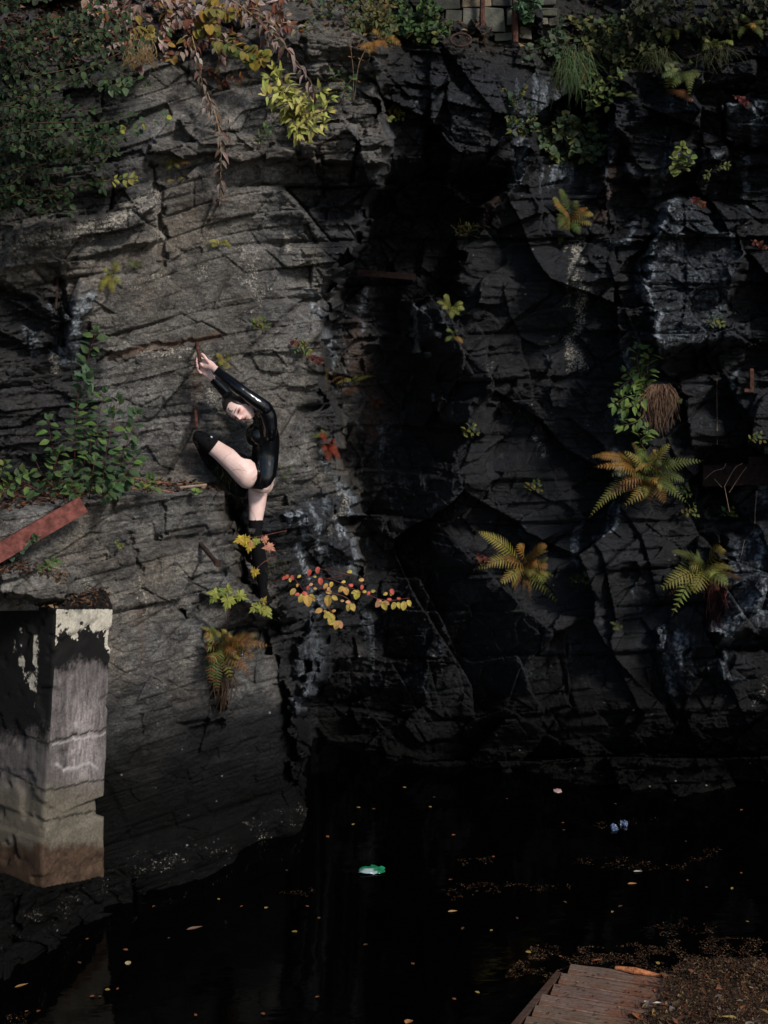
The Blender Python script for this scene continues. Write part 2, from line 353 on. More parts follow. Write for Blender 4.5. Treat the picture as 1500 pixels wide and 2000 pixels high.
# stains, crusts and wet films, and a tone that deepens downwards
film = np.zeros(U.shape)
for pts, wd, k in [
 ([(172, 575), (150, 615), (140, 660), (130, 695)], 24, 1.0), ([(60, 640), (75, 680)], 26, .7), ([(100, 595), (112, 620)], 9, .8),
 ([(572, 1000), (590, 1060), (604, 1120)], 13, 1), ([(598, 985), (612, 1035), (634, 1078)], 14, .8), ([(664, 950), (678, 1040), (700, 1115)], 17, .9),
 ([(640, 650), (668, 700), (655, 730)], 20, .8), ([(604, 560), (622, 618)], 8, .9), ([(690, 400), (704, 440), (716, 478)], 10, .45), ([(745, 240), (760, 300), (770, 330)], 9, .6),
 ([(612, 1205), (634, 1260), (612, 1310), (590, 1385)], 24, .75), ([(575, 1370), (600, 1390)], 14, .8), ([(610, 1150), (625, 1200)], 15, .7),
 ([(818, 605), (815, 650), (828, 690)], 15, 1), ([(715, 560), (705, 600), (712, 640)], 12, .8), ([(700, 690), (690, 760)], 9, .6), ([(640, 880), (655, 960)], 12, .7), ([(700, 1000), (730, 1080)], 9, .5), ([(1080, 640), (1075, 720)], 8, .5), ([(1165, 500), (1160, 600)], 7, .5), ([(1010, 980), (1015, 1040)], 8, .5), ([(1110, 1240), (1118, 1330)], 9, .5), ([(1490, 1040), (1480, 1130)], 20, .7), ([(850, 605), (860, 640)], 14, .4), ([(852, 770), (850, 810)], 9, .8), ([(880, 800), (890, 830)], 26, .35),
 ([(1325, 392), (1290, 440), (1265, 500), (1255, 560)], 24, .8), ([(1400, 420), (1440, 500)], 30, .6), ([(1340, 480), (1330, 600)], 40, .3), ([(1232, 430), (1224, 470)], 15, .9), ([(1222, 470), (1190, 485)], 10, .8),
 ([(1400, 600), (1340, 650), (1290, 670)], 30, .6), ([(1380, 640), (1385, 672)], 14, .6), ([(1276, 560), (1284, 640), (1284, 700)], 8, .9), ([(1258, 520), (1270, 620)], 6, .9), ([(1245, 650), (1225, 690)], 10, .8),
 ([(1432, 725), (1430, 760)], 10, .9), ([(1222, 690), (1225, 760), (1212, 830)], 16, .6), ([(1212, 880), (1200, 950), (1195, 1010), (1178, 1045)], 16, .8), ([(1190, 1000), (1180, 1035)], 12, .8),
 ([(1302, 1232), (1302, 1272)], 12, 1), ([(1330, 1235), (1336, 1300), (1322, 1310)], 10, .9), ([(1300, 1300), (1318, 1300), (1316, 1350)], 9, .8), ([(1450, 1050), (1430, 1110)], 34, .6), ([(1490, 1160), (1440, 1200), (1420, 1240)], 36, .75), ([(1410, 1270), (1404, 1310), (1440, 1322)], 12, .7),
 ([(860, 1290), (770, 1320), (700, 1335)], 26, .3), ([(1080, 1290), (960, 1335), (900, 1350)], 22, .3), ([(855, 1262), (866, 1275)], 9, .7), ([(1000, 1240), (960, 1290)], 30, .22),
 ([(1220, 330), (1290, 352), (1330, 345)], 14, .5), ([(1430, 200), (1440, 215)], 14, .9), ([(1400, 300), (1370, 310)], 14, .7), ([(1440, 215), (1500, 240), (1490, 285)], 26, .45), ([(1260, 230), (1340, 240)], 30, .3),
 ([(800, 180), (890, 200)], 12, .4), ([(805, 190), (812, 230)], 12, .55), ([(870, 365), (920, 392)], 7, .7), ([(830, 1000), (870, 985)], 10, .6), ([(700, 830), (715, 842)], 7, .8)]:
    film = np.maximum(film, k*blur_line(Uj, Vj, pts, wd))
for pts, k in [([(1320, 390), (1350, 390), (1440, 470), (1455, 520), (1400, 600), (1300, 690), (1270, 660), (1255, 540)], .47), ([(1410, 1040), (1500, 1020), (1500, 1225), (1400, 1250)], .46), ([(700, 1290), (860, 1260), (860, 1340), (710, 1370)], .34), ([(900, 1250), (1090, 1260), (1080, 1340), (900, 1370)], .34),
 ([(1290, 1225), (1360, 1230), (1350, 1350), (1295, 1330)], .46), ([(1180, 200), (1420, 200), (1420, 300), (1230, 355)], .30), ([(1420, 200), (1500, 200), (1500, 285), (1420, 280)], .44), ([(810, 590), (900, 600), (890, 700), (815, 690)], .42), ([(840, 770), (920, 780), (920, 840), (850, 830)], .42), ([(560, 980), (700, 950), (705, 1120), (600, 1130)], .40),
 ([(590, 1130), (660, 1180), (650, 1340), (580, 1390)], .46), ([(780, 130), (1000, 120), (1000, 300), (800, 330)], .30), ([(620, 560), (690, 620), (680, 800), (640, 760)], .42), ([(1300, 640), (1470, 620), (1480, 670), (1300, 690)], .44), ([(0, 560), (110, 570), (120, 690), (0, 700)], .34), ([(1330, 735), (1500, 720), (1500, 860), (1340, 870)], .26), ([(690, 560), (820, 560), (840, 1000), (700, 1000)], .30), ([(730, 840), (860, 850), (860, 1010), (740, 1010)], .36)]:
    film = np.maximum(film, k*poly_in(Uj, Vj, pts, 16))
lich = np.zeros(U.shape)
for pts, wd, k in [
 ([(300, 390), (190, 440), (80, 470), (0, 480)], 26, .9), ([(300, 380), (304, 470)], 14, .9), ([(560, 440), (570, 490)], 16, .9), ([(480, 480), (500, 600)], 26, .7), ([(420, 430), (430, 520)], 22, .5),
 ([(270, 690), (340, 680), (400, 700)], 20, .75), ([(255, 720), (230, 740)], 26, .55), ([(395, 755), (405, 800)], 26, .7), ([(250, 560), (300, 540)], 28, .6), ([(108, 690), (112, 720)], 14, 1), ([(380, 520), (400, 570)], 22, .6),
 ([(640, 560), (655, 620)], 12, .5), ([(1125, 480), (1130, 560), (1118, 640), (1122, 720)], 26, .85), ([(900, 680), (902, 740)], 20, .5), ([(955, 690), (960, 770)], 20, .5), ([(1060, 860), (1056, 890)], 14, .8), ([(658, 960), (650, 1040)], 18, .8),
 ([(160, 1120), (165, 1160)], 16, .6), ([(270, 1130), (274, 1200)], 6, .9), ([(1430, 690), (1460, 680)], 20, .5), ([(1410, 215), (1460, 250)], 18, .5), ([(1220, 1080), (1240, 1180)], 40, .35), ([(1500, 1330), (1480, 1380)], 24, .6), ([(770, 650), (810, 760)], 14, .35), ([(480, 640), (520, 680)], 24, .5)]:
    lich = np.maximum(lich, k*blur_line(Uj, Vj, pts, wd))
wl = interp([(-1500, 2100), (0, 1850), (130, 1790), (250, 1716), (420, 1668), (600, 1618), (620, 1540), (700, 1502), (3000, 1500)], U)
lich = np.maximum(lich, (0.34+0.3*fbm(U/30, V/14, 561, 3))*ss(60, 15, np.abs(V-(wl-22)))*np.where(U < 640, 1, 0.45))
wet = np.clip(ss(620, 760, Uj-0.0*V)*ss(-30, 60, Uj-e1+20)+0.75*ss(1250, 1480, V), 0, 1)
wet = np.maximum(wet, 0.85*poly_in(Uj, Vj, [(-60, 560), (110, 560), (190, 640), (210, 960), (-60, 960)], 30))
wet = np.maximum(wet, 0.9*poly_in(Uj, Vj, [(500, 1010), (690, 930), (720, 1500), (560, 1500), (545, 1250)], 20))
wet = np.maximum(wet, 0.8*poly_in(Uj, Vj, [(560, 310), (760, 320), (700, 700), (640, 960), (600, 800), (650, 520)], 30))
wet = np.maximum(wet, 0.75*ss(330, 200, U)*ss(470, 380, V))
wet = np.maximum(wet, ss(1330, 1620, V+60*vn(U/90, V/60, 88)+0.12*U)*np.where(U < 640, 1, 0))
wet = np.clip(wet+0.55*ss(0.1, 0.55, fbm(X0*0.9, Z0*1.5, 501, 4)), 0, 1)
run_ = ss(0.12, 0.42, fbm(X0*6.5+0.5*fbm(X0*2, Z0*2, 541, 2), Z0*0.75, 531, 4))*ss(-0.15, 0.3, fbm(X0*1.1, Z0*1.1, 535, 3))
film = np.maximum(film, 0.66*run_*wet*np.where(U > 540, 1, 0.5))
film *= 1-0.9*ss(1380, 1480, V)
low_dark = ss(1300, 1560, V+70*fbm(U/110, V/70, 511, 4)+np.where(U > 620, 90, 0))  # rock colour goes near black towards the waterline, sooner on the right
rust = np.maximum.reduce([blur_line(Uj, Vj, [(205, 695), (320, 672), (420, 655)], 9)*0.9, blur_line(U, V, [(388, 690), (380, 800), (372, 930)], 16)*0.35, blur_line(U, V, [(275, 1180), (278, 1300)], 8)*0.4, blur_line(Uj, Vj, [(940, 440), (985, 360)], 8)*0.5, 0.5*blur_line(Uj, Vj, [(1200, 330), (1170, 420)], 18), blur_line(Uj, Vj, [(700, 640), (735, 850)], 25)*0.45])
tan = np.maximum.reduce([poly_in(Uj, Vj, [(412, 962), (455, 972), (500, 1160), (478, 1168)], 6)*0.9, poly_in(Uj, Vj, [(435, 520), (470, 500), (480, 590), (440, 610)], 14)*0.8, poly_in(Uj, Vj, [(1150, 150), (1240, 155), (1190, 330), (1150, 330)], 12)*0.6, poly_in(Uj, Vj, [(1040, 255), (1062, 300), (930, 450), (870, 530), (960, 380)], 10)*0.5, 0.6*poly_in(Uj, Vj, [(230, 520), (430, 490), (560, 640), (520, 760), (240, 760)], 60)])
moss = np.clip(ss(60, -10, V-tv)*0.9*(0.5+0.5*vn(U/40, V/25, 77)), 0, 1)
pts3 = np.stack([dx*Y/dy, Y, zz], -1).reshape(-1, 3)
nv, nu = U.shape
idx = np.arange(nv*nu).reshape(nv, nu)
quads = np.stack([idx[:-1, :-1], idx[1:, :-1], idx[1:, 1:], idx[:-1, 1:]], -1).reshape(-1, 4)
zq = pts3[quads][:, :, 2].max(1); quads = quads[zq > -0.8]

m, nt, b = newmat('slate_rock'); t = NT(nt)
co = t.coord(); cs = t.coord((1, 1, 1.7)); cv = t.coord((5, 5, 1.3))
n1 = t.noise(co, 1.4, 6, 0.6); n2 = t.noise(cs, 3.4, 9, 0.72, 0.25); n3 = t.noise(co, 42, 5, 0.75); n4 = t.noise(t.coord((1, 1, 2.2)), 15, 7, 0.72, 0.2)
dry = t.mix(t.ramp(n2, 0.33, 0.68), (0.050, 0.050, 0.050), (0.30, 0.296, 0.28))
dry = t.mix(t.ramp(n1, 0.45, 0.7), dry, t.mix(1.0, dry, (1.14, 0.99, 0.82), 'MULTIPLY'))
dry = t.mix(t.math('MULTIPLY', t.attr('tan'), 0.55), dry, t.mix(t.ramp(n4, 0.3, 0.7), (0.07, 0.056, 0.038), (0.165, 0.135, 0.092)))
wetc = t.mix(t.ramp(n2, 0.35, 0.72), (0.004, 0.0048, 0.0068), (0.023, 0.0265, 0.034))
base = t.mix(t.attr('wet'), dry, wetc)
base = t.mix(t.math('MULTIPLY', t.ramp(n4, 0.38, 0.62), 0.55), t.mix(1.0, base, (0.5, 0.5, 0.52), 'MULTIPLY'), base)
n5 = t.noise(co, 85, 4, 0.8); n6 = t.noise(co, 7.5, 7, 0.75, 0.6)
base = t.mix(t.ramp(n3, 0.32, 0.66), t.mix(1.0, base, (0.48, 0.48, 0.49), 'MULTIPLY'), t.mix(1.0, base, (1.4, 1.38, 1.34), 'MULTIPLY'))
base = t.mix(t.ramp(n5, 0.36, 0.64), t.mix(1.0, base, (0.55, 0.55, 0.56), 'MULTIPLY'), t.mix(1.0, base, (1.45, 1.43, 1.40), 'MULTIPLY'))
base = t.mix(t.ramp(n6, 0.52, 0.64), base, t.mix(1.0, base, (0.42, 0.42, 0.44), 'MULTIPLY'))
base = t.mix(t.math('MULTIPLY', t.ramp(t.noise(co, 5.2, 7, 0.78, 0.5), 0.60, 0.70), 0.55), base, t.mix(t.attr('wet'), (0.27, 0.25, 0.22), (0.07, 0.072, 0.075)))
base = t.mix(t.math('MULTIPLY', t.attr('rust'), t.ramp(n4, 0.3, 0.6)), base, (0.11, 0.055, 0.032))
fl = t.noise(cv, 7, 7, 0.7); fl2 = t.noise(co, 26, 5, 0.7)
fm = t.math('MULTIPLY', t.ramp(t.math('ADD', t.attr('film'), t.math('MULTIPLY', t.math('SUBTRACT', fl, 0.5), 2.6)), 0.40, 0.80), t.ramp(fl2, 0.34, 0.60))
base = t.mix(fm, base, t.mix(t.math('MULTIPLY', t.ramp(fl2, 0.3, 0.7), t.ramp(t.attr('film'), 0.35, 0.95)), (0.060, 0.080, 0.105), (0.46, 0.50, 0.54)))
base = t.mix(t.math('MULTIPLY', t.attr('low_dark'), 0.88), base, t.mix(n4, (0.0012, 0.0012, 0.0013), (0.0065, 0.006, 0.005)))
ln = t.noise(co, 62, 4, 0.75); l2 = t.noise(co, 9, 4, 0.6)
lm = t.ramp(t.math('ADD', t.math('MULTIPLY', t.attr('lichen'), 0.34), t.math('ADD', t.math('MULTIPLY', t.math('SUBTRACT', l2, 0.5), 0.3), ln)), 0.76, 0.84)
base = t.mix(lm, base, t.mix(t.ramp(fl2, 0.3, 0.7), (0.20, 0.18, 0.145), (0.46, 0.43, 0.37)))
sp = t.n('ShaderNodeTexVoronoi'); sp.inputs['Scale'].default_value = 13; t.l(co, sp.inputs['Vector'])
sm = t.math('MULTIPLY', t.ramp(sp.outputs['Distance'], 0.10, 0.15, (1, 1, 1), (0, 0, 0)), t.ramp(l2, 0.58, 0.62))
base = t.mix(t.math('MULTIPLY', sm, 0.6), base, (0.34, 0.33, 0.30))
base = t.mix(t.math('MULTIPLY', t.attr('moss'), t.ramp(n4, 0.35, 0.6)), base, t.mix(t.ramp(fl2, 0.35, 0.65), (0.010, 0.008, 0.005), (0.030, 0.026, 0.012)))
t.l(base, b.inputs['Base Color'])
t.l(t.mix(t.attr('wet'), (0.78,)*3, t.mix(n4, (0.35,)*3, (0.75,)*3)), b.inputs['Roughness'])
t.l(t.mix(t.attr('low_dark'), (0.32,)*3, (0.06,)*3), b.inputs['Specular IOR Level'])
bh = t.bump(t.math('ADD', n4, t.math('MULTIPLY', n3, 0.7)), 1.0, 0.026)
t.l(t.bump(n5, 0.6, 0.009, bh), b.inputs['Normal'])
ROCK = m
at = dict(low_dark=low_dark, film=film, lichen=lich, wet=wet, rust=rust, tan=tan, moss=moss)
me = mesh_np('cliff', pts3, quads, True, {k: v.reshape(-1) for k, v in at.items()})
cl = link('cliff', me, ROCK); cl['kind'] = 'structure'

# water: one sheet to the horizon
m, nt, b = newmat('dark_water'); t = NT(nt)
b.inputs['Base Color'].default_value = (0.0004, 0.0004, 0.0004, 1); b.inputs['Roughness'].default_value = 0.05; b.inputs['IOR'].default_value = 1.33
b.inputs['Specular IOR Level'].default_value = 0.4
t.l(t.bump(t.noise(t.coord((1, 2.2, 1)), 3.0, 3, 0.5), 0.06, 0.05), b.inputs['Normal'])
me = mesh_np('water', [(-120, -120, 0), (120, -120, 0), (120, 120, 0), (-120, 120, 0)], [(0, 1, 2, 3)])
o = link('water', me, m); o['kind'] = 'structure'

# ------------------------------------------------------------------ the person
def Q(u, v, d): return P(u, v, 10.2+d)
PX = 1/266.0                                             # metres per photo pixel where she stands
bodymb = MB(); TAGS = []                                  # (point, tag) samples used to tell the limbs apart
def crom(p, n=6):
    p = np.array(p, float); q = np.vstack([2*p[0]-p[1], p, 2*p[-1]-p[-2]]); out = []
    for i in range(1, len(q)-2):
        for k in range(n):
            t = k/n; a, b_, c, d = q[i-1], q[i], q[i+1], q[i+2]
            out.append(0.5*((2*b_)+(-a+c)*t+(2*a-5*b_+4*c-d)*t*t+(-a+3*b_-3*c+d)*t**3))
    out.append(q[-2]); return np.array(out)
def loft(st, tagname, n=22, sub=6, ref=None):
    """stations: (point, half a along ref, half b across)"""
    arr = crom([[*p, a, b_] for p, a, b_ in st], sub)
    pts = [Vector(r[:3]) for r in arr]; vs = []; fs = []
    ext = []
    for i, p in enumerate(pts):
        d = (pts[min(i+1, len(pts)-1)]-pts[max(i-1, 0)]).normalized()
        rf = ref if ref is not None else Vector((0, -1, 0.05))
        A = (rf-d*rf.dot(d)).normalized(); B = d.cross(A)
        ext.append((p, d, A, B, arr[i][3], arr[i][4]))
    e = ext[0]; s0 = [(e[0]-e[1]*math.sin(k)*min(e[4], e[5])*0.9, e[1], e[2], e[3], e[4]*math.cos(k), e[5]*math.cos(k)) for k in (1.45, 1.0, 0.5)]
    e = ext[-1]; s1 = [(e[0]+e[1]*math.sin(k)*min(e[4], e[5])*0.9, e[1], e[2], e[3], e[4]*math.cos(k), e[5]*math.cos(k)) for k in (0.5, 1.0, 1.45)]
    ext = s0+ext+s1
    for p, d, A, B, a, b_ in ext:
        TAGS.append((p, tagname))
        for k in range(n):
            t = 2*math.pi*k/n; q = p+A*math.cos(t)*a+B*math.sin(t)*b_; vs.append(q)
            if k % 4 == 0: TAGS.append((q, tagname))
    m_ = len(ext)
    for i in range(m_-1):
        for k in range(n): fs.append((i*n+k, i*n+(k+1) % n, (i+1)*n+(k+1) % n, (i+1)*n+k))
    fs.append(tuple(range(n-1, -1, -1))); fs.append(tuple((m_-1)*n+k for k in range(n)))
    bodymb.add(vs, fs)
def ellip(c, ax, ay, az, tagname, n=20):                 # axes are vectors with length = radius
    vs = []; fs = []
    for i in range(n+1):
        th = math.pi*(0.02+0.96*i/n)
        for k in range(2*n):
            ph = math.pi*k/n; q = c+az*math.cos(th)+(ax*math.cos(ph)+ay*math.sin(ph))*math.sin(th); vs.append(q)
            if i % 3 == 0 and k % 4 == 0: TAGS.append((q, tagname))
    for i in range(n):
        for k in range(2*n): fs.append((i*2*n+k, (i+1)*2*n+k, (i+1)*2*n+(k+1) % (2*n), i*2*n+(k+1) % (2*n)))
    fs.append(tuple(range(2*n))); fs.append(tuple(n*2*n+k for k in range(2*n-1, -1, -1)))
    bodymb.add(vs, fs)
FRONT = Vector((-0.94, -0.34, 0)); LEFTD = Vector((0.34, -0.94, 0))
def tor(u, v, half, b_, d=0.05):
    a = math.sqrt(max((half*PX)**2-(b_*0.34)**2, 0.0009))/0.94
    return (Q(u, v, d), a, b_)
loft([tor(508, 803, 13, .085), tor(511, 812, 18, .135), tor(515, 826, 22.5, .155), tor(519, 850, 26, .138), tor(519.5, 868, 26, .125),
      tor(518, 886, 26, .122), tor(516, 905, 27, .145), tor(512.5, 926, 26.5, .165), tor(507, 945, 22, .155)], 'torso', 30, 6, FRONT)
UPV = Vector((0, 0, 1))
for s in (1, -1):                                         # breasts, lats and shoulder blade
    c = Q(502, 849, 0.05)+LEFTD*0.052*s+FRONT*0.004
    ellip(c, (FRONT+Vector((0, 0, -.12)))*0.062, LEFTD*0.066, UPV*0.078, 'torso', 16)
ellip(Q(493, 853, 0.05), FRONT*0.040, LEFTD*0.085, UPV*0.062, 'torso', 16)
loft([(Q(517, 800, -.09), 14*PX, 14*PX), (Q(523, 812, -.07), 15.5*PX, 18*PX), (Q(525, 828, -.04), 15*PX, 24*PX), (Q(524, 846, -.02), 14*PX, 24*PX)], 'torso', 22, 6, FRONT)
ellip(Q(507, 935, 0.07), Vector((25*PX, 0, 0)), Vector((0, .15, 0)), Vector((0, 0, 24*PX)), 'torso', 16)
ellip(Q(512, 941, 0.15), Vector((23*PX, 0, 0)), Vector((0, .105, 0)), Vector((0, 0, 27.5*PX)), 'rleg', 16)     # far buttock
ellip(Q(506, 962, 0.13), Vector((17*PX, 0, 0)), Vector((0, .09, 0)), Vector((0, 0, 10*PX)), 'rleg', 16)
ellip(Q(482, 927, -0.055), Vector((21.5*PX, 0, 0)), Vector((0, .092, 0)), Vector((0, 0, 27*PX)), 'lleg', 16)      # near hip
# raised leg
loft([(Q(484, 927, -.05), 25*PX, 26*PX), (Q(468, 911, -.05), 24*PX, 25*PX), (Q(449, 897, -.035), 20.5*PX, 20.5*PX), (Q(432, 884, -.01), 17.5*PX, 17.5*PX), (Q(414, 871, .02), 15.5*PX, 15.8*PX), (Q(398, 859, .05), 14*PX, 14.5*PX), (Q(388, 854, .07), 12.5*PX, 13.5*PX)], 'lleg')
loft([(Q(390, 856, .075), 13*PX, 13.5*PX), (Q(397, 872, .11), 12.5*PX, 12.5*PX), (Q(408, 893, .16), 14*PX, 13.5*PX), (Q(421, 914, .20), 12*PX, 11.5*PX), (Q(434, 932, .24), 8*PX, 8.5*PX), (Q(441, 941, .26), 7.5*PX, 8*PX)], 'lshin')
loft([(Q(440, 940, .27), 8*PX, 8*PX), (Q(450, 950, .25), 10*PX, 9*PX), (Q(466, 958, .22), 7*PX, 11*PX), (Q(478, 961, .20), 4*PX, 10*PX)], 'lshin')
# standing leg
loft([(Q(507, 938, .13), 22*PX, 21*PX), (Q(503.5, 962, .12), 20*PX, 19*PX), (Q(502.5, 985, .10), 17.5*PX, 16.8*PX), (Q(500, 1010, .08), 15*PX, 14.2*PX), (Q(499.5, 1036, .07), 13*PX, 12.4*PX), (Q(501, 1058, .08), 12.5*PX, 12*PX)], 'rleg')
loft([(Q(501, 1055, .08), 12.5*PX, 12.2*PX), (Q(504.5, 1078, .10), 14*PX, 13.2*PX), (Q(508, 1103, .12), 14*PX, 14*PX), (Q(512, 1130, .13), 10*PX, 10.5*PX), (Q(514, 1152, .14), 8*PX, 8*PX), (Q(515, 1160, .14), 8.5*PX, 8.5*PX)], 'rshin')
loft([(Q(515, 1158, .17), 9*PX, 9*PX), (Q(516, 1163, .10), 9*PX, 9*PX), (Q(519, 1170, .02), 6*PX, 11*PX), (Q(521, 1176, -.04), 4*PX, 10*PX)], 'rshin', 22, 6, Vector((0, 0, 1)))
# arms
loft([(Q(514, 806, -.05), 15*PX, 15*PX), (Q(519, 799, -.09), 14.5*PX, 13.5*PX), (Q(508, 789.5, -.115), 13*PX, 12.5*PX), (Q(492, 778, -.12), 12*PX, 11.8*PX), (Q(476, 766, -.12), 10.2*PX, 10.4*PX), (Q(466, 758, -.11), 10*PX, 10*PX), (Q(450, 745.5, -.06), 10.2*PX, 10*PX), (Q(432, 731, 0.0), 8.3*PX, 8*PX), (Q(419, 720, .04), 6.6*PX, 7.2*PX)], 'larm')
loft([(Q(500, 806, .16), 14*PX, 14*PX), (Q(485, 800, .18), 12.5*PX, 12.5*PX), (Q(466, 788, .18), 11.5*PX, 11.5*PX), (Q(450, 776, .17), 10*PX, 10*PX), (Q(436, 761, .155), 10*PX, 9.6*PX), (Q(421, 746, .13), 8.2*PX, 8*PX), (Q(411, 737, .11), 6.8*PX, 7*PX)], 'rarm')
# neck
loft([(Q(508, 811, .05), 15*PX, 15*PX), (Q(499, 805, .03), 13*PX, 13*PX), (Q(486, 800, .02), 13*PX, 13*PX)], 'neck')
# hands: palms, fingers closed round the spike, thumbs along it
def fing(pts, r, tagname): loft([(Q(*p), r*k, r*k) for p, k in zip(pts, (1.08, 1.0, 0.95, 0.8))], tagname, 10, 4)
loft([(Q(418, 719, .045), 6.6*PX, 7.2*PX), (Q(411, 714, .06), 5.5*PX, 9*PX), (Q(402, 710.5, .075), 4.8*PX, 10.5*PX), (Q(396, 709, .085), 4*PX, 9.5*PX)], 'lhand')
fing([(408, 708, .05), (402, 700, .045), (398, 694.5, .05), (394.5, 691, .055)], .0115, 'lhand')
fing([(398, 703, .095), (391, 698.5, .125), (385.5, 698.5, .12), (384.5, 702, .085)], .0088, 'lhand')
fing([(397, 707, .095), (389, 702.5, .125), (383.5, 703.5, .11), (384.5, 707.5, .07)], .009, 'lhand')
fing([(397, 711, .09), (389, 707.5, .115), (383, 709, .095), (385.5, 712.5, .06)], .0085, 'lhand')
fing([(398, 715.5, .08), (390, 714, .095), (383.5, 714.5, .075), (387, 717.5, .05)], .0078, 'lhand')
loft([(Q(411, 737, .11), 6.8*PX, 7*PX), (Q(406, 730, .105), 5.6*PX, 8.5*PX), (Q(400, 723, .11), 5*PX, 10*PX), (Q(395, 719, .115), 4.2*PX, 9*PX)], 'rhand')
fing([(404, 722, .085), (399, 716, .075), (394.5, 713, .07), (391.5, 709, .075)], .0112, 'rhand')
fing([(396, 713, .125), (390, 709, .15), (385.5, 711, .14), (386, 714, .115)], .0088, 'rhand')
fing([(395, 717, .125), (389, 714, .145), (384.5, 717, .13), (386.5, 720, .10)], .009, 'rhand')
fing([(395, 720.5, .12), (389.5, 719, .135), (386, 722, .12), (388.5, 724.5, .09)], .0085, 'rhand')
fing([(397, 724, .115), (392, 724.5, .125), (389.5, 727, .11), (392.5, 729, .085)], .0078, 'rhand')
# head: side, up and front axes; features raised and sunk on an egg-shaped skull
HU = Vector((-0.905, 0.0, 0.425)).normalized()
HD = Vector((-0.425, 0.0, -0.905)).normalized()
HF = (Vector((0, -1, 0))*math.cos(R(27))+HD*math.sin(R(27))).normalized()
HS = HU.cross(HF).normalized(); HC = Q(467.5, 799.0, -0.045)
def headr(sx, uy, fz):                                   # local metres -> skull + face
    pass
def gs(x, y, x0, y0, wx_, wy_): return math.exp(-((x-x0)/wx_)**2-((y-y0)/wy_)**2)
n = 72; vs = []; fs = []
for i in range(n+1):
    th = math.pi*(0.004+0.992*i/n)
    for k in range(2*n):
        ph = math.pi*k/n
        y = math.cos(th); x = math.sin(th)*math.cos(ph); z = math.sin(th)*math.sin(ph)
        low = max(0.0, -y)
        X = x*0.074*(1-0.36*low**1.6); Yy = y*(0.112 if y > 0 else 0.118)
        Z = z*(0.094 if z < 0 else 0.090)
        if z < 0: Z *= (1-0.55*low**1.3)                 # the nape tucks in
        else: Z *= (1+0.02*low)
        if z > 0:
            fw = min(1.0, z*1.6)
            f = 0.0
            f += 0.024*gs(X, Yy, 0, -0.036, 0.0105, 0.012)+0.014*gs(X, Yy, 0, -0.016, 0.008, 0.020)   # nose tip, bridge
            f += 0.007*gs(X, Yy, 0.011, -0.040, 0.006, 0.006)+0.007*gs(X, Yy, -0.011, -0.040, 0.006, 0.006)
            for s in (1, -1):
                f -= 0.013*gs(X, Yy, 0.031*s, -0.002, 0.016, 0.011)          # sockets
                f += 0.006*gs(X, Yy, 0.031*s, -0.004, 0.011, 0.006)          # lids over the eyes
                f += 0.006*gs(X, Yy, 0.030*s, 0.017, 0.022, 0.007)           # brows
                f += 0.006*gs(X, Yy, 0.042*s, -0.026, 0.016, 0.014)          # cheekbones
                f -= 0.006*gs(X, Yy, 0.040*s, -0.062, 0.016, 0.022)          # hollow of the cheek
            f += 0.008*gs(X, Yy, 0, -0.063, 0.019, 0.005)+0.009*gs(X, Yy, 0, -0.074, 0.016, 0.006)    # lips
            f -= 0.004*gs(X, Yy, 0, -0.0685, 0.022, 0.0022); f -= 0.006*gs(X, Yy, 0, -0.085, 0.02, 0.007)
            f += 0.010*gs(X, Yy, 0, -0.103, 0.018, 0.013)
            Z += f*fw
        vs.append(HC+HS*X+HU*Yy+HF*Z)
        if i % 4 == 0 and k % 6 == 0: TAGS.append((vs[-1], 'head'))
for i in range(n):
    for k in range(2*n): fs.append((i*2*n+k, (i+1)*2*n+k, (i+1)*2*n+(k+1) % (2*n), i*2*n+(k+1) % (2*n)))
fs.append(tuple(range(2*n))); fs.append(tuple(n*2*n+k for k in range(2*n-1, -1, -1)))
bodymb.add(vs, fs)
ellip(HC+HS*-0.074+HU*-0.012+HF*-0.01, HS*0.008, HU*0.030, HF*0.018, 'head', 10); ellip(HC+HS*0.074+HU*-0.012+HF*-0.01, HS*0.008, HU*0.030, HF*0.018, 'head', 10)

raw = bpy.data.objects.new('raw', mesh_np('raw', bodymb.v, bodymb.f)); C.objects.link(raw)
md = raw.modifiers.new('r', 'REMESH'); md.mode = 'VOXEL'; md.voxel_size = 0.0034; md.use_smooth_shade = True
md = raw.modifiers.new('s', 'SMOOTH'); md.factor = 0.5; md.iterations = 9
dg = bpy.context.evaluated_depsgraph_get(); dg.update()
bme = bpy.data.meshes.new_from_object(raw.evaluated_get(dg)); bpy.data.objects.remove(raw)
nvb = len(bme.vertices); BV = np.empty(nvb*3, np.float32); bme.vertices.foreach_get('co', BV); BV = BV.reshape(-1, 3).astype(float)
BN = np.empty(nvb*3, np.float32); bme.vertices.foreach_get('normal', BN); BN = BN.reshape(-1, 3).astype(float)
from mathutils.kdtree import KDTree
kd = KDTree(len(TAGS))
for i, (p, _) in enumerate(TAGS): kd.insert(p, i)
kd.balance()
TG = np.array([TAGS[kd.find(Vector(p))[1]][1] for p in BV])
def topix(X):
    rx, ry, rz = X[:, 0], X[:, 1], X[:, 2]-CAMZ
    fwd = ry*CP-rz*SP; upc = ry*SP+rz*CP
    return 750+F*rx/fwd, 1000-F*upc/fwd
bu, bv = topix(BV)
hx = (BV-np.array(HC))@np.array(HS); hy = (BV-np.array(HC))@np.array(HU); hz = (BV-np.array(HC))@np.array(HF)
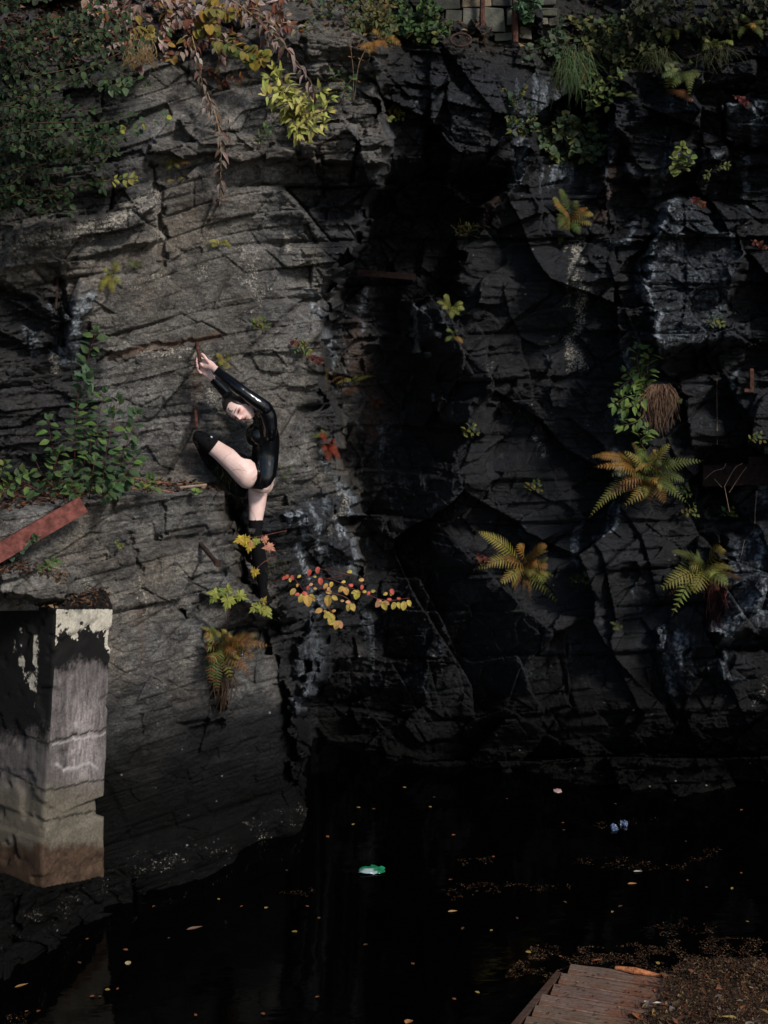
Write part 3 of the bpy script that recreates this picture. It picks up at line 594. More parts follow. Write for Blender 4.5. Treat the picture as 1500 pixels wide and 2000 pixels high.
# colour of the skin: lips, lids, brows, blush
G = lambda x0, y0, a, b_: np.exp(-((hx-x0)/a)**2-((hy-y0)/b_)**2)*(hz > 0.03)*(TG == 'head')
red = np.clip(1.3*G(0, -0.068, 0.019, 0.0085), 0, 1); dark = np.zeros(nvb); blush = np.zeros(nvb)
for s in (1, -1):
    red = np.maximum(red, 0.75*G(.032*s, -.001, .021, .012)); dark = np.maximum(dark, np.clip(1.5*G(.031*s, -.006, .0155, .0042), 0, 1))
    dark = np.maximum(dark, 0.9*np.clip(1.4*G(.031*s, .0185, .019, .0035), 0, 1)); blush = np.maximum(blush, 0.7*G(.042*s, -.028, .026, .024))
    dark = np.maximum(dark, .8*G(.007*s, -.047, .0035, .0025))
dark = np.maximum(dark, .9*G(0, -.0685, .017, .0016))
blush = np.maximum(blush, 0.55*np.isin(TG, ['lhand', 'rhand'])*(0.5+0.5*vn(BV[:, 0]*60, BV[:, 2]*60, 5)))
m, nt, b = newmat('pale_skin'); t = NT(nt); co = t.coord()
base = t.mix(t.ramp(t.noise(co, 9, 6, .65), 0.3, 0.7), (0.545, 0.37, 0.325), (0.69, 0.52, 0.47))
base = t.mix(t.attr('blush'), base, (0.50, 0.20, 0.18)); base = t.mix(t.attr('red'), base, (0.16, 0.022, 0.028)); base = t.mix(t.attr('dark'), base, (0.018, 0.010, 0.010))
t.l(base, b.inputs['Base Color']); b.inputs['Roughness'].default_value = 0.48; b.inputs['Specular IOR Level'].default_value = 0.35
b.inputs['Subsurface Weight'].default_value = 0.12; b.inputs['Subsurface Radius'].default_value = (0.02, 0.008, 0.005); b.inputs['Subsurface Scale'].default_value = 0.5
t.l(t.bump(t.noise(co, 160, 3), 0.08, 0.002), b.inputs['Normal'])
SKIN = m
for k_, a_ in dict(red=red, dark=dark, blush=blush).items():
    at_ = bme.attributes.new(k_, 'FLOAT', 'POINT'); at_.data.foreach_set('value', a_.astype(np.float32))
bme.polygons.foreach_set('use_smooth', np.ones(len(bme.polygons), bool)); bme.name = 'person'
nf = len(bme.polygons); lt = np.empty(nf, np.int32); bme.polygons.foreach_get('loop_total', lt); lv = np.empty(len(bme.loops), np.int32); bme.loops.foreach_get('vertex_index', lv); lst = np.empty(nf, np.int32); bme.polygons.foreach_get('loop_start', lst)
q4 = lt == 4; FQ = lv[lst[q4][:, None]+np.arange(4)]
def garment(name, mask, off, mat, wob=0.0, thick=None):
    o_ = off+np.zeros(nvb)
    if wob: o_ = o_+wob*fbm(BV[:, 0]*18+BV[:, 1]*9, BV[:, 2]*18, 61, 3)
    NV = BV+BN*o_[:, None]
    fm_ = mask[FQ].all(1); used = np.unique(FQ[fm_]); mp_ = np.full(nvb, -1); mp_[used] = np.arange(len(used))
    me = mesh_np(name, NV[used], mp_[FQ[fm_]], True)
    return me
ROOT = Vector(Q(515, 1172, .1))
body = link('person', bme, SKIN)
for v_ in (bme,): v_.transform(Matrix.Translation(-ROOT))
body.location = ROOT
tag(body, 'woman in a black latex bodysuit and over-knee stockings, one knee raised, arching against the cliff', 'person')
def wear(name, mask, off, mat, wob=0.0):
    me = garment(name, mask, off, mat, wob); me.transform(Matrix.Translation(-ROOT))
    return link(name, me, mat, body)
m, nt, b = newmat('black_latex'); t = NT(nt); co = t.coord()
b.inputs['Base Color'].default_value = (0.002, 0.0023, 0.003, 1); b.inputs['Roughness'].default_value = 0.2; b.inputs['Specular IOR Level'].default_value = 0.46
cr_ = t.n('ShaderNodeTexWave'); cr_.inputs['Scale'].default_value = 9; cr_.inputs['Distortion'].default_value = 9; cr_.inputs['Detail'].default_value = 3; t.l(co, cr_.inputs['Vector'])
w1 = t.bump(t.noise(t.coord((1, 1, 0.35), rot=(0, 0.5, 0)), 13, 2, 0.4), 0.3, 0.014)
t.l(t.bump(t.math('MULTIPLY', cr_.outputs['Fac'], t.ramp(t.noise(co, 5, 2), .45, .65)), 0.06, 0.010, w1), b.inputs['Normal'])
LATEX = m
STOCK = simple('black_stocking', (0.0035, 0.0035, 0.004), 0.8, 0.12, 80, 0.3, 0.2, 400)
HAIRM = simple('dark_hair', (0.012, 0.008, 0.007), 0.35, 0.5, 90, 0.5, 0.3, 200)
bare = poly_in(bu, bv, [(380, 850), (440, 862), (470, 893), (476, 896), (489, 898), (497, 905), (502, 920), (501, 934), (496, 945), (489, 953), (470, 970), (420, 940)], 0.6) > 0.5
below = bv > interp([(400, 953), (489, 953), (500, 955), (512, 956), (522, 951.5), (529, 946), (536, 934), (545, 924), (600, 920)], bu)
near = BV[:, 1] < 10.26
suit = np.isin(TG, ['torso', 'larm', 'rarm', 'neck', 'rleg', 'lleg']) & ~(bare & (near | (TG == 'lleg') | (bv > 920))) & ~below
suit &= ~((TG == 'lleg') & bare)
arm_cut = ((TG == 'larm') | (TG == 'lhand')) & ((bu-421.5)*0.80+(bv-722.5)*0.60 < 0); arm_cut2 = ((TG == 'rarm') | (TG == 'rhand')) & ((bu-414)*0.72+(bv-741)*0.69 < 0)
suit &= ~arm_cut & ~arm_cut2
wear('bodysuit', suit, 0.0032, LATEX, 0.0012)
lcut = (TG == 'lshin') | ((TG == 'lleg') & ((bu-419.5)*0.80+(bv-872)*0.60+0.004*((bu-419.5)*-0.6+(bv-872)*0.8)**2 < 0))
wear('stocking', lcut, 0.003, STOCK)
rcut = (TG == 'rshin') | ((TG == 'rleg') & (bv > 1015.5))
wear('stocking', rcut, 0.003, STOCK)
hl = 0.079-0.9*np.maximum(np.abs(hx)-0.040, 0)-14*np.maximum(np.abs(hx)-0.052, 0)**1.3
hair = (np.hypot(np.hypot(hx/0.085, hy/0.125), hz/0.12) < 1.0) & np.isin(TG, ['head']) & ((hy > hl) | (hz < 0.012)) & ~((hy < -0.055) & (hz > -0.03))
hob = wear('hair', hair, 0.006+0.006*np.clip((hy-hl)/0.02, 0, 1), HAIRM, 0.003)
hm = MB()                                                # hair gathered behind the crown, and a curl on the brow
base_ = HC+HU*0.08+HF*-0.06
for k in range(46):
    a = rng.uniform(0, 6.28); r_ = rng.uniform(.2, 1)
    p0 = base_+HS*math.cos(a)*0.045*r_+HU*math.sin(a)*0.03*r_
    d1 = HU*rng.uniform(.02, .05)-HF*rng.uniform(0.0, .04)+HS*rng.uniform(-.03, .03)
    hm.tube([p0, p0+d1*0.6, p0+d1+Vector((0, 0, -.012)), p0+d1*1.2+Vector((.0, 0.01, -.05))], [.006, .007, .006, .002], 5)
ho = hm.build('hair_strands', HAIRM, None, True, loc=ROOT); ho.parent = hob; ho.location = (0, 0, 0)
for s, L in ((1, 1.0), (-1, 0.8)):
    hm = MB()
    pts_ = [HC+HS*(0.028*s+0.016*math.cos(1.2+q_*0.55)*s)+HU*(0.052+0.016*math.sin(1.2+q_*0.55))+HF*(0.0925-0.012*abs(math.cos(1.2+q_*.55))) for q_ in range(8)]
    hm.tube(pts_, [.0035]*7+[.0012], 5)
    ho = hm.build('curl', HAIRM, None, True, loc=ROOT); ho.parent = hob; ho.location = (0, 0, 0)
STEEL = simple('nickel_clip', (0.6, 0.6, 0.6), 0.25, 0.5, 20, .1, metal=0.6)
cm = MB(); cm.box(Q(413, 853.5, -.045), (.014, 0, -.009), (0, .008, 0), (.006, 0, .009))
o = cm.build('stocking_clip', STEEL, None, False, 0.002, loc=ROOT); o.parent = body; o.location = (0, 0, 0)
# loose black threads trailing over the bare thighs
body_tree = None
from mathutils.bvhtree import BVHTree
body_tree = BVHTree.FromPolygons([tuple(p) for p in BV], [tuple(f) for f in FQ.tolist()])
def hug(pix, out=0.001):
    o_ = []
    for (u, v) in pix:
        d = (P(u, v, 10.0)-Vector((0, 0, CAMZ))).normalized(); hit = body_tree.ray_cast(Vector((0, 0, CAMZ)), d)
        if hit[0] is not None: o_.append(hit[0]-d*out)
    return o_
for pix in ([(488, 987), (491, 998), (497, 1008), (500, 1016)], [(431, 909), (440, 893), (452, 884)], [(447, 925), (460, 917), (478, 919)]):
    pp = hug(crom(pix, 4).tolist())
    if len(pp) < 3: continue
    tm = MB(); tm.tube(pp, .0006, 4); o = tm.build('thread', STOCK, None, loc=ROOT); o.parent = body; o.location = (0, 0, 0)

# ------------------------------------------------------------------ concrete pillar on the left
lev = [(1188, 108, 224, 0), (1300, 104, 222, 0), (1450, 97, 214, 0), (1540, 90, 210, 0), (1600, 84, 208, 0), (1604, 89, 192, 1), (1640, 88, 192, 1), (1646, 82, 207, 2), (1740, 82, 207, 2), (1890, 80, 207, 2)]
kz = [];
for vc, uc, ur, _ in lev:
    c_ = P(uc, vc, 9.0); z_ = c_.z
    dd = ray(ur, 1000); r_x = None
    # right-hand corner: same level, 0.40 m farther back
    vr = 1000-F*math.tan(PITCH+math.atan2(z_-CAMZ, 9.42)); r_ = P(ur, vr, 9.42); l_ = P(uc-150, vr, 9.45)
    kz.append((z_, c_, Vector((r_.x, r_.y, z_)), Vector((l_.x, l_.y, z_))))
zs_ = np.sort(np.unique(np.concatenate([np.linspace(k0[0], k1[0], max(2, int(abs(k0[0]-k1[0])/0.012)+1)) for k0, k1 in zip(kz[:-1], kz[1:])])))[::-1]
kza = np.array([k[0] for k in kz])[::-1]
def kint(i, z): a = np.array([list(k[i]) for k in kz])[::-1]; return np.array([np.interp(z, kza, a[:, j]) for j in range(3)])
rows = []
for z in zs_:
    c_, r_, l_ = kint(1, z), kint(2, z), kint(3, z); b_ = r_+l_-c_
    top = max(0.0, 1-(kz[0][0]-z)/0.10)
    rr = 0.025+0.06*top
    row = []
    def seg(a, b2, n_):
        for k in range(n_): row.append(a+(b2-a)*k/n_)
    e_r = (r_-c_)/np.linalg.norm(r_-c_); e_l = (l_-c_)/np.linalg.norm(l_-c_)
    ch = 0.014
    seg(l_, c_+e_l*ch, 46); seg(c_+e_l*ch, c_+e_r*ch, 2); seg(c_+e_r*ch, r_-e_r*rr, 46); seg(r_-e_r*rr, r_+(b_-r_)/np.linalg.norm(b_-r_)*rr, 5); seg(r_+(b_-r_)/np.linalg.norm(b_-r_)*rr, b_, 10); seg(b_, l_, 10)
    rows.append(np.array(row))
G_ = np.array(rows); nr, nc = G_.shape[:2]
cen = G_.mean(1, keepdims=True); nrm = G_-cen; nrm[..., 2] = 0; nrm /= np.linalg.norm(nrm, axis=2, keepdims=True)+1e-9
sx_ = np.cumsum(np.linalg.norm(np.diff(G_[:, :, :2], axis=1, prepend=G_[:, -1:, :2]), axis=2), axis=1); zq_ = G_[:, :, 2]
G_ = G_+nrm*(0.009*fbm(sx_*9, zq_*9, 601, 5)-0.022*ss(0.08, 0.4, fbm(sx_*6, zq_*6, 605, 5)))[..., None]
vG = G_.reshape(-1, 3)
idx = np.arange(nr*nc).reshape(nr, nc); nx = np.roll(idx, -1, 1)
fc = [tuple(q_) for q_ in np.stack([idx[:-1], nx[:-1], nx[1:], idx[1:]], -1).reshape(-1, 4)[:, ::-1].tolist()]
topc = len(vG); vG = np.vstack([vG, vG[:nc].mean(0)+np.array([0, 0, .01])])
fc += [(int(idx[0, k]), int(nx[0, k]), topc) for k in range(nc)]
gu, gv = topix(vG); right = gu > interp([(1188, 110), (1300, 106), (1450, 98), (1600, 85), (1900, 82)], gv)
rag = 46*fbm(gu/16, gv/34, 611, 6, 0.65)
crust = (ss(-22, 30, 16*fbm(gu/3.2, gv/4.5, 619, 3)+(interp([(100, 1255), (130, 1225), (150, 1262), (170, 1228), (200, 1245), (222, 1300)], gu)+rag)-gv))*right*ss(1186, 1192, gv)
crust = np.maximum(crust, 0.75*(~right)*ss(-0.1, 0.4, fbm(gu/14, gv/34, 617, 4))*poly_in(gu, gv, [(28, 1220), (80, 1225), (75, 1400), (40, 1410), (20, 1300)], 10))
soot = right*ss(1345, 1255, gv+rag*0.7+14*fbm(gu/5, gv/9, 613, 4))+(~right)*ss(1480, 1330, gv+rag)+0.0
soot = np.clip(np.where(right, soot, 0.35+soot), 0, 1)
low_ = ss(1500, 1570, gv+10*rag/26); base_ = ss(1640, 1660, gv+rag*0.4); midp = ss(0.9, 0.1, np.abs((gu-165)/50))*ss(1320, 1400, gv)*(1-low_)
seam = np.zeros(len(vG))
for a_, b2 in (((97, 1448), (215, 1422)), ((99, 1455), (30, 1430)), ((92, 1545), (212, 1520)), ((84, 1603), (208, 1578)), ((90, 1545), (-20, 1490))):
    seam = np.maximum(seam, blur_line(gu+rag*0.06, gv+rag*0.12, [a_, b2], 2.6))
eff = 0.6*np.maximum(blur_line(gu, gv+rag*0.2, [(110, 1495), (125, 1503), (150, 1500), (175, 1492), (190, 1497)], 4), .7*blur_line(gu, gv, [(148, 1412), (150, 1418)], 6)); eff = np.maximum(eff, .5*blur_line(gu, gv+rag*.1, [(98, 1455), (215, 1432)], 2.5))
me = mesh_np('concrete_pillar', vG, fc, True, dict(crust=crust, soot=soot, low=low_, base=base_, seam=seam, eff=eff, midp=midp))
m, nt, b = newmat('stained_concrete'); t = NT(nt); co = t.coord()
nA = t.noise(co, 9, 7, .7); nB = t.noise(co, 55, 6, .8); nC = t.noise(t.coord((6, 6, 1)), 5, 6, .65)
base = t.mix(t.ramp(nC, .3, .7), (0.055, 0.048, 0.048), (0.165, 0.145, 0.142))
base = t.mix(t.math('MULTIPLY', t.attr('midp'), t.ramp(nC, .3, .7)), base, (0.36, 0.32, 0.31))
base = t.mix(t.attr('low'), base, t.mix(nA, (0.070, 0.060, 0.045), (0.165, 0.145, 0.112)))
base = t.mix(t.attr('base'), base, t.mix(t.ramp(nA, .3, .7), (0.022, 0.013, 0.008), (0.085, 0.052, 0.033)))
base = t.mix(t.ramp(nB, .3, .75), t.mix(1.0, base, (0.45,)*3, 'MULTIPLY'), t.mix(1.0, base, (1.5,)*3, 'MULTIPLY'))
base = t.mix(t.attr('eff'), base, (0.46, 0.43, 0.42))
base = t.mix(t.ramp(t.math('ADD', t.math('MULTIPLY', t.attr('soot'), 0.9), t.math('SUBTRACT', nB, 0.5)), 0.3, 0.6), base, (0.0055, 0.005, 0.005))
base = t.mix(t.ramp(t.math('ADD', t.math('MULTIPLY', t.attr('crust'), 0.5), t.math('ADD', t.math('MULTIPLY', nB, 0.6), t.math('MULTIPLY', nA, .5))), 0.86, 0.93), base, t.mix(t.ramp(nB, .35, .65), (0.30, 0.27, 0.215), (0.56, 0.52, 0.44)))
base = t.mix(t.attr('seam'), base, (0.008, 0.007, 0.006))
t.l(base, b.inputs['Base Color']); b.inputs['Roughness'].default_value = .88; b.inputs['Specular IOR Level'].default_value = .2
t.l(t.bump(t.math('ADD', nB, t.math('MULTIPLY', nA, .6)), .6, .012), b.inputs['Normal'])
loc0 = Vector((float(vG[:, 0].mean()), float(vG[:, 1].mean()), float(vG[:, 2].min()))); me.transform(Matrix.Translation(-loc0))
o = link('concrete_pillar', me, m); o.location = loc0
tag(o, 'stained concrete pillar with a flaking pale crust at its top, standing against the left rock', 'pillar')

# boulders at the foot of the pillar
def boulder(name, c, sx, sy, sz, seed):
    n = 44; vs = []; fs = []
    th = np.linspace(0.01, math.pi-0.01, n+1)[:, None]; ph = np.linspace(0, 2*math.pi, 2*n, endpoint=False)[None]
    x = np.sin(th)*np.cos(ph); y = np.sin(th)*np.sin(ph); z = np.cos(th)*np.ones_like(ph)
    q_ = (np.abs(x)**4+np.abs(y)**4+np.abs(z)**4)**-0.25
    o_, t_, e_ = facets(np.arctan2(y, x)*2.2, z*3+seed, 700+seed)
    r_ = q_*(1+0.10*o_+0.16*t_+0.10*fbm(x*2+seed, z*3+y*2, 710+seed, 4))
    vs = np.stack([x*r_*sx, y*r_*sy, z*r_*sz], -1).reshape(-1, 3); k = 2*n
    idx = np.arange((n+1)*k).reshape(n+1, k); nx = np.roll(idx, -1, 1)
    fq = np.stack([idx[:-1], idx[1:], nx[1:], nx[:-1]], -1).reshape(-1, 4)
    me = mesh_np(name, vs, fq, True, {'wet': np.full(len(vs), .85), 'lichen': np.clip(.3+.5*fbm(vs[:, 0]*3, vs[:, 1]*3, 5, 3), 0, 1), 'film': np.full(len(vs), 0.12)})
    o = link(name, me, ROCK); o.location = c; return o
# mossy rock on the ledge above the pillar
o = boulder('boulder', P(75, 1150, 9.42), .20, .16, .075, 9); tag(o, 'flat mossy dark slab lying on the ledge just above the pillar top', 'boulder')

# ------------------------------------------------------------------ rusted iron
RUST = simple('rusted_iron', (0.07, 0.030, 0.021), 0.85, 0.2, 30, 0.6, 0.5, 90, 0.1)
REDR = simple('red_oxide_iron', (0.115, 0.038, 0.030), 0.85, 0.2, 22, 0.45, 0.5, 90)
DARKR = simple('dark_rust', (0.030, 0.017, 0.013), 0.85, 0.2, 30, 0.5, 0.5, 90)
def rod(name, pts, rad, mat, lab, cat, head=0, n=10):
    mb = MB(); mb.tube(pts, rad, n)
    if head: d = (Vector(pts[-1])-Vector(pts[-2])).normalized(); mb.tube([Vector(pts[-1])-d*.03, Vector(pts[-1])+d*.012], head, n)
    o = mb.build(name, mat, None, False, 0.0015, loc=pts[0]); tag(o, lab, cat); return o
rod('iron_spike', [on(384, 668, -.05), P(386, 678, 10.38), P(390, 700, 10.285), P(392, 708, 10.27)], [.014, .0135, .013, .0115], RUST, 'rusty iron spike in the rock that the woman holds with both hands', 'spike')
rod('iron_spike', [on(381, 796, -.04), on(382, 803, .07), on(384, 834, .14)], [.014, .013, .012], RUST, 'rusty iron spike in the rock just above the raised knee', 'spike')
rod('iron_spike', [on(113, 540, -.05), on(112, 545, .08), on(109, 604, .14)], [.012, .012, .009], DARKR, 'thin dark iron spike hanging from the left rock above the green bush', 'spike')
a_ = on(386, 1056, -.06); e_ = P(425, 1101, cliff_y(386, 1056)-.34)
rod('iron_bolt', [a_, a_+(e_-a_)*.1, e_], [.017, .0175, .0165], DARKR, 'dark rusty bolt sticking out of the lower left rock face below the shelf', 'bolt', .023, 12)
# red oxide beam leaning on the shelf edge
A_ = P(163, 985, 9.16); B_ = P(-60, 1114, 8.72); d_ = (B_-A_); u_ = d_.cross(Vector((0, -1, 0))).normalized(); w_ = d_.cross(u_).normalized()
mb = MB(); hw = .058
for off, th in ((-1, 0), (1, 0)):
    pass
mb.box((A_+B_)/2, d_, u_*hw*2, w_*.012); mb.box((A_+B_)/2+u_*(hw-.006)+w_*.052, d_, u_*.012, w_*.092); mb.box((A_+B_)/2-u_*(hw-.006)+w_*.052, d_, u_*.012, w_*.092)
o = mb.build('steel_beam', REDR, None, False, .002, loc=B_); tag(o, 'red-brown steel channel beam lying across the left shelf edge, pointing down left', 'beam')
# rail in the recess
y_ = min(cliff_near(760, 535), cliff_near(720, 535), cliff_near(805, 535))-.06
mb = MB(); mb.box((P(698, 532, y_)+P(812, 541, y_))/2, P(812, 541, y_)-P(698, 532, y_)-Vector((0, 0, 0)), (0, .07, 0), (0, 0, .055))
o = mb.build('iron_rail', simple('dim_rust', (.012, .007, .006), .9, .1, 30, .5, .5, 90), None, False, .003, loc=P(698, 532, y_)); tag(o, 'short rusty rail wedged across the dark recess in the cliff', 'rail')
cap = MB(); c1, c2 = P(784, 539.2, y_-.012), P(806, 540.8, y_-.012); cap.box((c1+c2)/2, c2-c1, (0, .06, 0), (0, 0, .05)); cp = cap.build('pale_end', simple('chalky_scale', (.22, .2, .19), .9, .2, 40, .5, .4), None, loc=P(698, 532, y_)); cp.parent = o; cp['label'] = 'chalky white stretch near the rail end'
# posts by the masonry
for u, v1, r_, lab in ((942, 78, .022, 'rusty iron post in front of the masonry wall, shorter left one'), (1006, 82, .028, 'rusty iron post in front of the masonry wall, thicker right one')):
    y_ = 12.22; rod('iron_post', [P(u, v1, y_), P(u, -60, y_-.02)], [r_, r_], RUST, lab, 'post', 0, 8)
# angle iron and plate at the right
y_ = cliff_near(1467, 745)-.03; mb = MB()
pa, pb = P(1468, 720, y_), P(1468, 765, y_); mb.box((pa+pb)/2, (.03, 0, 0), (0, .03, 0), pa-pb); pc = P(1456, 762, y_); mb.box((pc+pb)/2+Vector((-.014, 0, .004)), (.045, 0, 0), (0, .03, 0), (0, 0, .026))
o = mb.build('angle_iron', RUST, None, False, .002, loc=pa); tag(o, 'rusty hook-shaped angle iron on the dark rock at the far right', 'bracket')
y_ = cliff_near(1440, 930, 30)-.12; mb = MB(); pa, pb = P(1372, 930, y_), P(1620, 922, y_-.1)
d_ = pb-pa; mb.box((pa+pb)/2, d_, (0, .02, 0), (0, 0, .15)); mb.box((pa+pb)/2+Vector((0, .05, .082)), d_, (0, .12, 0), (0, 0, .014)); mb.box((pa+pb)/2+Vector((0, .05, -.082)), d_, (0, .12, 0), (0, 0, .014)); mb.box(P(1480, 905, y_-.035), (.16, 0, 0), (0, .02, 0), (0, 0, .12))
o = mb.build('steel_beam', simple('brown_iron', (.014, .0065, .0055), .85, .2, 30, .6, .5, 90), None, False, .003, loc=pa); tag(o, 'dark brown steel beam set along the rock under the right-hand overhang', 'beam')
bpy_t = MB(); cR = P(900, 78, cliff_near(900, 80)-.10)
pts_ = [cR+Vector((.082*math.cos(k/20*6.2832), .05*math.sin(k/20*6.2832), .055*math.sin(k/20*6.2832))) for k in range(21)]
bpy_t.tube(pts_, .011, 6); o = bpy_t.build('iron_hoop', DARKR, None, True, loc=cR); tag(o, 'dark rusty hoop lying on the brow below the masonry wall', 'hoop')

# ------------------------------------------------------------------ masonry wall at the top
STONE = simple('wall_stone', (.155, .155, .14), .85, .25, 6, .45, .6, 26, 0, (.25, .235, .19), attr=True)
mb = MB(); yw = 12.30
for (u0, v0, u1, v1, tn) in [(902, -12, 958, 14, (1.25, 1.0, .8)), (904, 17, 938, 60, (.85, .85, .85)), (941, 15, 986, 62, (.75, .8, .78)), (959, -12, 1006, 12, (.4, .4, .4)), (989, 13, 1012, 48, (.8, .8, .75)), (1014, 14, 1087, 30, (.9, .95, .85)), (1013, 33, 1072, 48, (1, 1, .92)), (1010, -12, 1086, 11, (.6, .6, .6)), (968, 64, 1012, 78, (.8, .82, .75)), (1014, 51, 1040, 76, (.6, .58, .55)), (870, 20, 901, 52, (.35, .37, .35)), (1074, 34, 1090, 50, (.6, .6, .55)), (845, -12, 899, 17, (.4, .42, .4))]:
    mb.cur = tuple(x*.55 for x in tn); j = lambda: rng.uniform(-2.6, 2.6)
    fr = [P(u0+j(), v1+j(), yw+rng.uniform(-.03, .03)), P(u1+j(), v1+j(), yw+rng.uniform(-.03, .03)), P(u1+j(), v0+j(), yw+rng.uniform(-.03, .03)), P(u0+j(), v0+j(), yw+rng.uniform(-.03, .03))]
    mb.hexa([fr[0], fr[1], fr[1]+Vector((0, .35, 0)), fr[0]+Vector((0, .35, 0)), fr[3], fr[2], fr[2]+Vector((0, .35, 0)), fr[3]+Vector((0, .35, 0))])
mb.cur = (.16, .15, .14); mb.hexa([P(842, 84, yw+.10), P(1092, 84, yw+.10), P(1092, 84, yw+.4), P(842, 84, yw+.4), P(842, -20, yw+.10), P(1092, -20, yw+.10), P(1092, -20, yw+.4), P(842, -20, yw+.4)])
o = mb.build('stone_wall', STONE, None, False, .008, col=True, loc=P(980, 76, yw)); tag(o, 'dry masonry wall of squared grey blocks at the top of the cliff', 'wall')

# ------------------------------------------------------------------ jetty
JZ = .16
O_ = Pw(1117, 1881, JZ); X_ = (Pw(1292, 1907, JZ)-O_).normalized(); D_ = (Pw(1024, 1992, JZ)-O_).normalized()
WOOD, nt, b = newmat('weathered_plank'); t = NT(nt)
gx = t.coord((1, 1, 1)); wv = t.noise(t.coord((1.2, 26, 8)), 3.0, 7, .7, .3); sp_ = t.noise(gx, 40, 4, .7)
base = t.mix(t.ramp(wv, .3, .7), (0.042, 0.027, 0.020), (0.215, 0.150, 0.115)); base = t.mix(t.ramp(t.noise(gx, 3.2, 4), .48, .66), base, t.mix(1.0, base, (.98, .66, .5), 'MULTIPLY'))
base = t.mix(t.ramp(sp_, .3, .7), t.mix(1.0, base, (.55,)*3, 'MULTIPLY'), base); base = t.mix(1.0, base, t.attr('tint', 'Color'), 'MULTIPLY')
t.l(base, b.inputs['Base Color']); b.inputs['Roughness'].default_value = .8; b.inputs['Specular IOR Level'].default_value = .25; t.l(t.bump(wv, .6, .006), b.inputs['Normal'])
jet = empty('jetty', Vector((O_.x, O_.y, 0))); tag(jet, 'small weathered plank jetty in the lower right corner, half buried in debris', 'jetty')
edge = [Pw(1117, 1881, JZ), Pw(1091, 1899, JZ), Pw(1076, 1920, JZ), Pw(1061, 1941, JZ), Pw(1044, 1961, JZ), Pw(1028, 1981, JZ), Pw(1010, 2002, JZ)]
pl = (edge[5]-edge[0]).length/5
ang = math.atan2(X_.y, X_.x); Wd = Vector((-X_.y, X_.x, 0))
if Wd.dot(D_) < 0: Wd = -Wd
pitch_w = pl*D_.dot(Wd)
for k in range(11):
    st = O_+D_*pl*(k+.5)+X_*rng.uniform(-.012, .012); ln_ = 1.9
    mb = MB(); tn = rng.uniform(.75, 1.15); mb.cur = (tn, tn*rng.uniform(.92, 1), tn*rng.uniform(.88, 1))
    for q_ in range(24):
        pass
    n_ = 40; vs = []; hw = pitch_w*.5-.006
    for i in range(n_+1):
        x = ln_*i/n_; wob = .0035*float(vn(np.array([x*3+k*7.]), np.array([k*3.]), 9)[0]); e1_ = .003*float(vn(np.array([x*11+k*5.]), np.array([k*2.]), 19)[0]); ch_ = .004
        for (yy_, zz_) in ((-hw, -.03), (-hw+e1_, -ch_), (-hw+ch_+e1_, 0), (hw-ch_-e1_, 0), (hw-e1_, -ch_), (hw, -.03)): vs.append((x, yy_, zz_+wob))
    fs = [(i*6+j, i*6+(j+1) % 6, (i+1)*6+(j+1) % 6, (i+1)*6+j) for i in range(n_) for j in range(6)]+[(0, 5, 4, 3, 2, 1), tuple(n_*6+j for j in range(6))]
    mb.add(vs, fs)
    p_ = mb.build('plank', WOOD, jet, col=True); p_.location = st-jet.location+Vector((0, 0, rng.uniform(-.004, .004))); p_.rotation_euler = (0, 0, ang+R(rng.uniform(-.5, .5)))
e0_, e1p = O_-X_*.035+D_*.12, O_-X_*.035+D_*(pl*11); mb = MB(); mb.cur = (.42, .35, .33); mb.box((e0_+e1p)/2+Vector((0, 0, -.05)), e1p-e0_, X_*.045, (0, 0, .09)); e2p = X_*1.3; mb.box((e0_+e1p)/2+e2p+Vector((0, 0, -.09)), e1p-e0_, X_*.06, (0, 0, .10))
bm_ = mb.build('side_beam', WOOD, jet, False, .004, col=True); bm_.location = -jet.location

# ------------------------------------------------------------------ leaves as small meshes, drift, scraps
def ovate(n=4): return [(0, 0)]+[(s, w_) for s, w_ in ((.18, .62), (.42, 1), (.68, .74), (.88, .34))]+[(1, 0)]
OV = [(0, 0), (.16, .55), (.40, 1), (.66, .76), (.87, .36), (1, 0)]
LAN = [(0, 0), (.2, .8), (.42, 1), (.68, .66), (.88, .26), (1, 0)]
RND = [(0, 0), (.12, .75), (.38, 1.05), (.65, .98), (.88, .52), (1, 0)]
HRT = [(0, 0), (.04, .6), (.28, 1.05), (.58, .85), (.84, .38), (1, 0)]
def leaf(mb, p, d, nrm, L, W, shape=OV, tint=(1, 1, 1), droop=.25, fold=.25):
    """p base point, d direction of the midrib, nrm face side; W half width"""
    d = d.normalized(); s = d.cross(nrm)
    if s.length < 1e-4: s = d.cross(Vector((.3, .5, .8)))
    s.normalize(); n_ = s.cross(d); vs = []; mb.cur = tint
    for i, (a, w_) in enumerate(shape):
        c_ = p+d*(L*a)-n_*(droop*L*a*a)
        if 0 < i < len(shape)-1: vs += [c_+s*(W*w_)+n_*(fold*W*w_), c_, c_-s*(W*w_)+n_*(fold*W*w_)]
        else: vs.append(c_)
    k = len(shape)-2; fs = [(0, 2, 1), (0, 3, 2)]
    for i in range(k-1):
        a = 1+3*i; fs += [(a, a+1, a+4, a+3), (a+1, a+2, a+5, a+4)]
    a = 1+3*(k-1); fs += [(a, a+1, a+3), (a+1, a+2, a+3)]
    mb.add(vs, fs)
MAPLE = [(0, .0), (.10, -.02), (.34, -.26), (.30, -.06), (.62, -.10), (.52, .10), (.86, .30), (.62, .34), (.62, .46), (.34, .42), (.40, .70), (.24, .64), (.14, .80), (0, 1.0)]
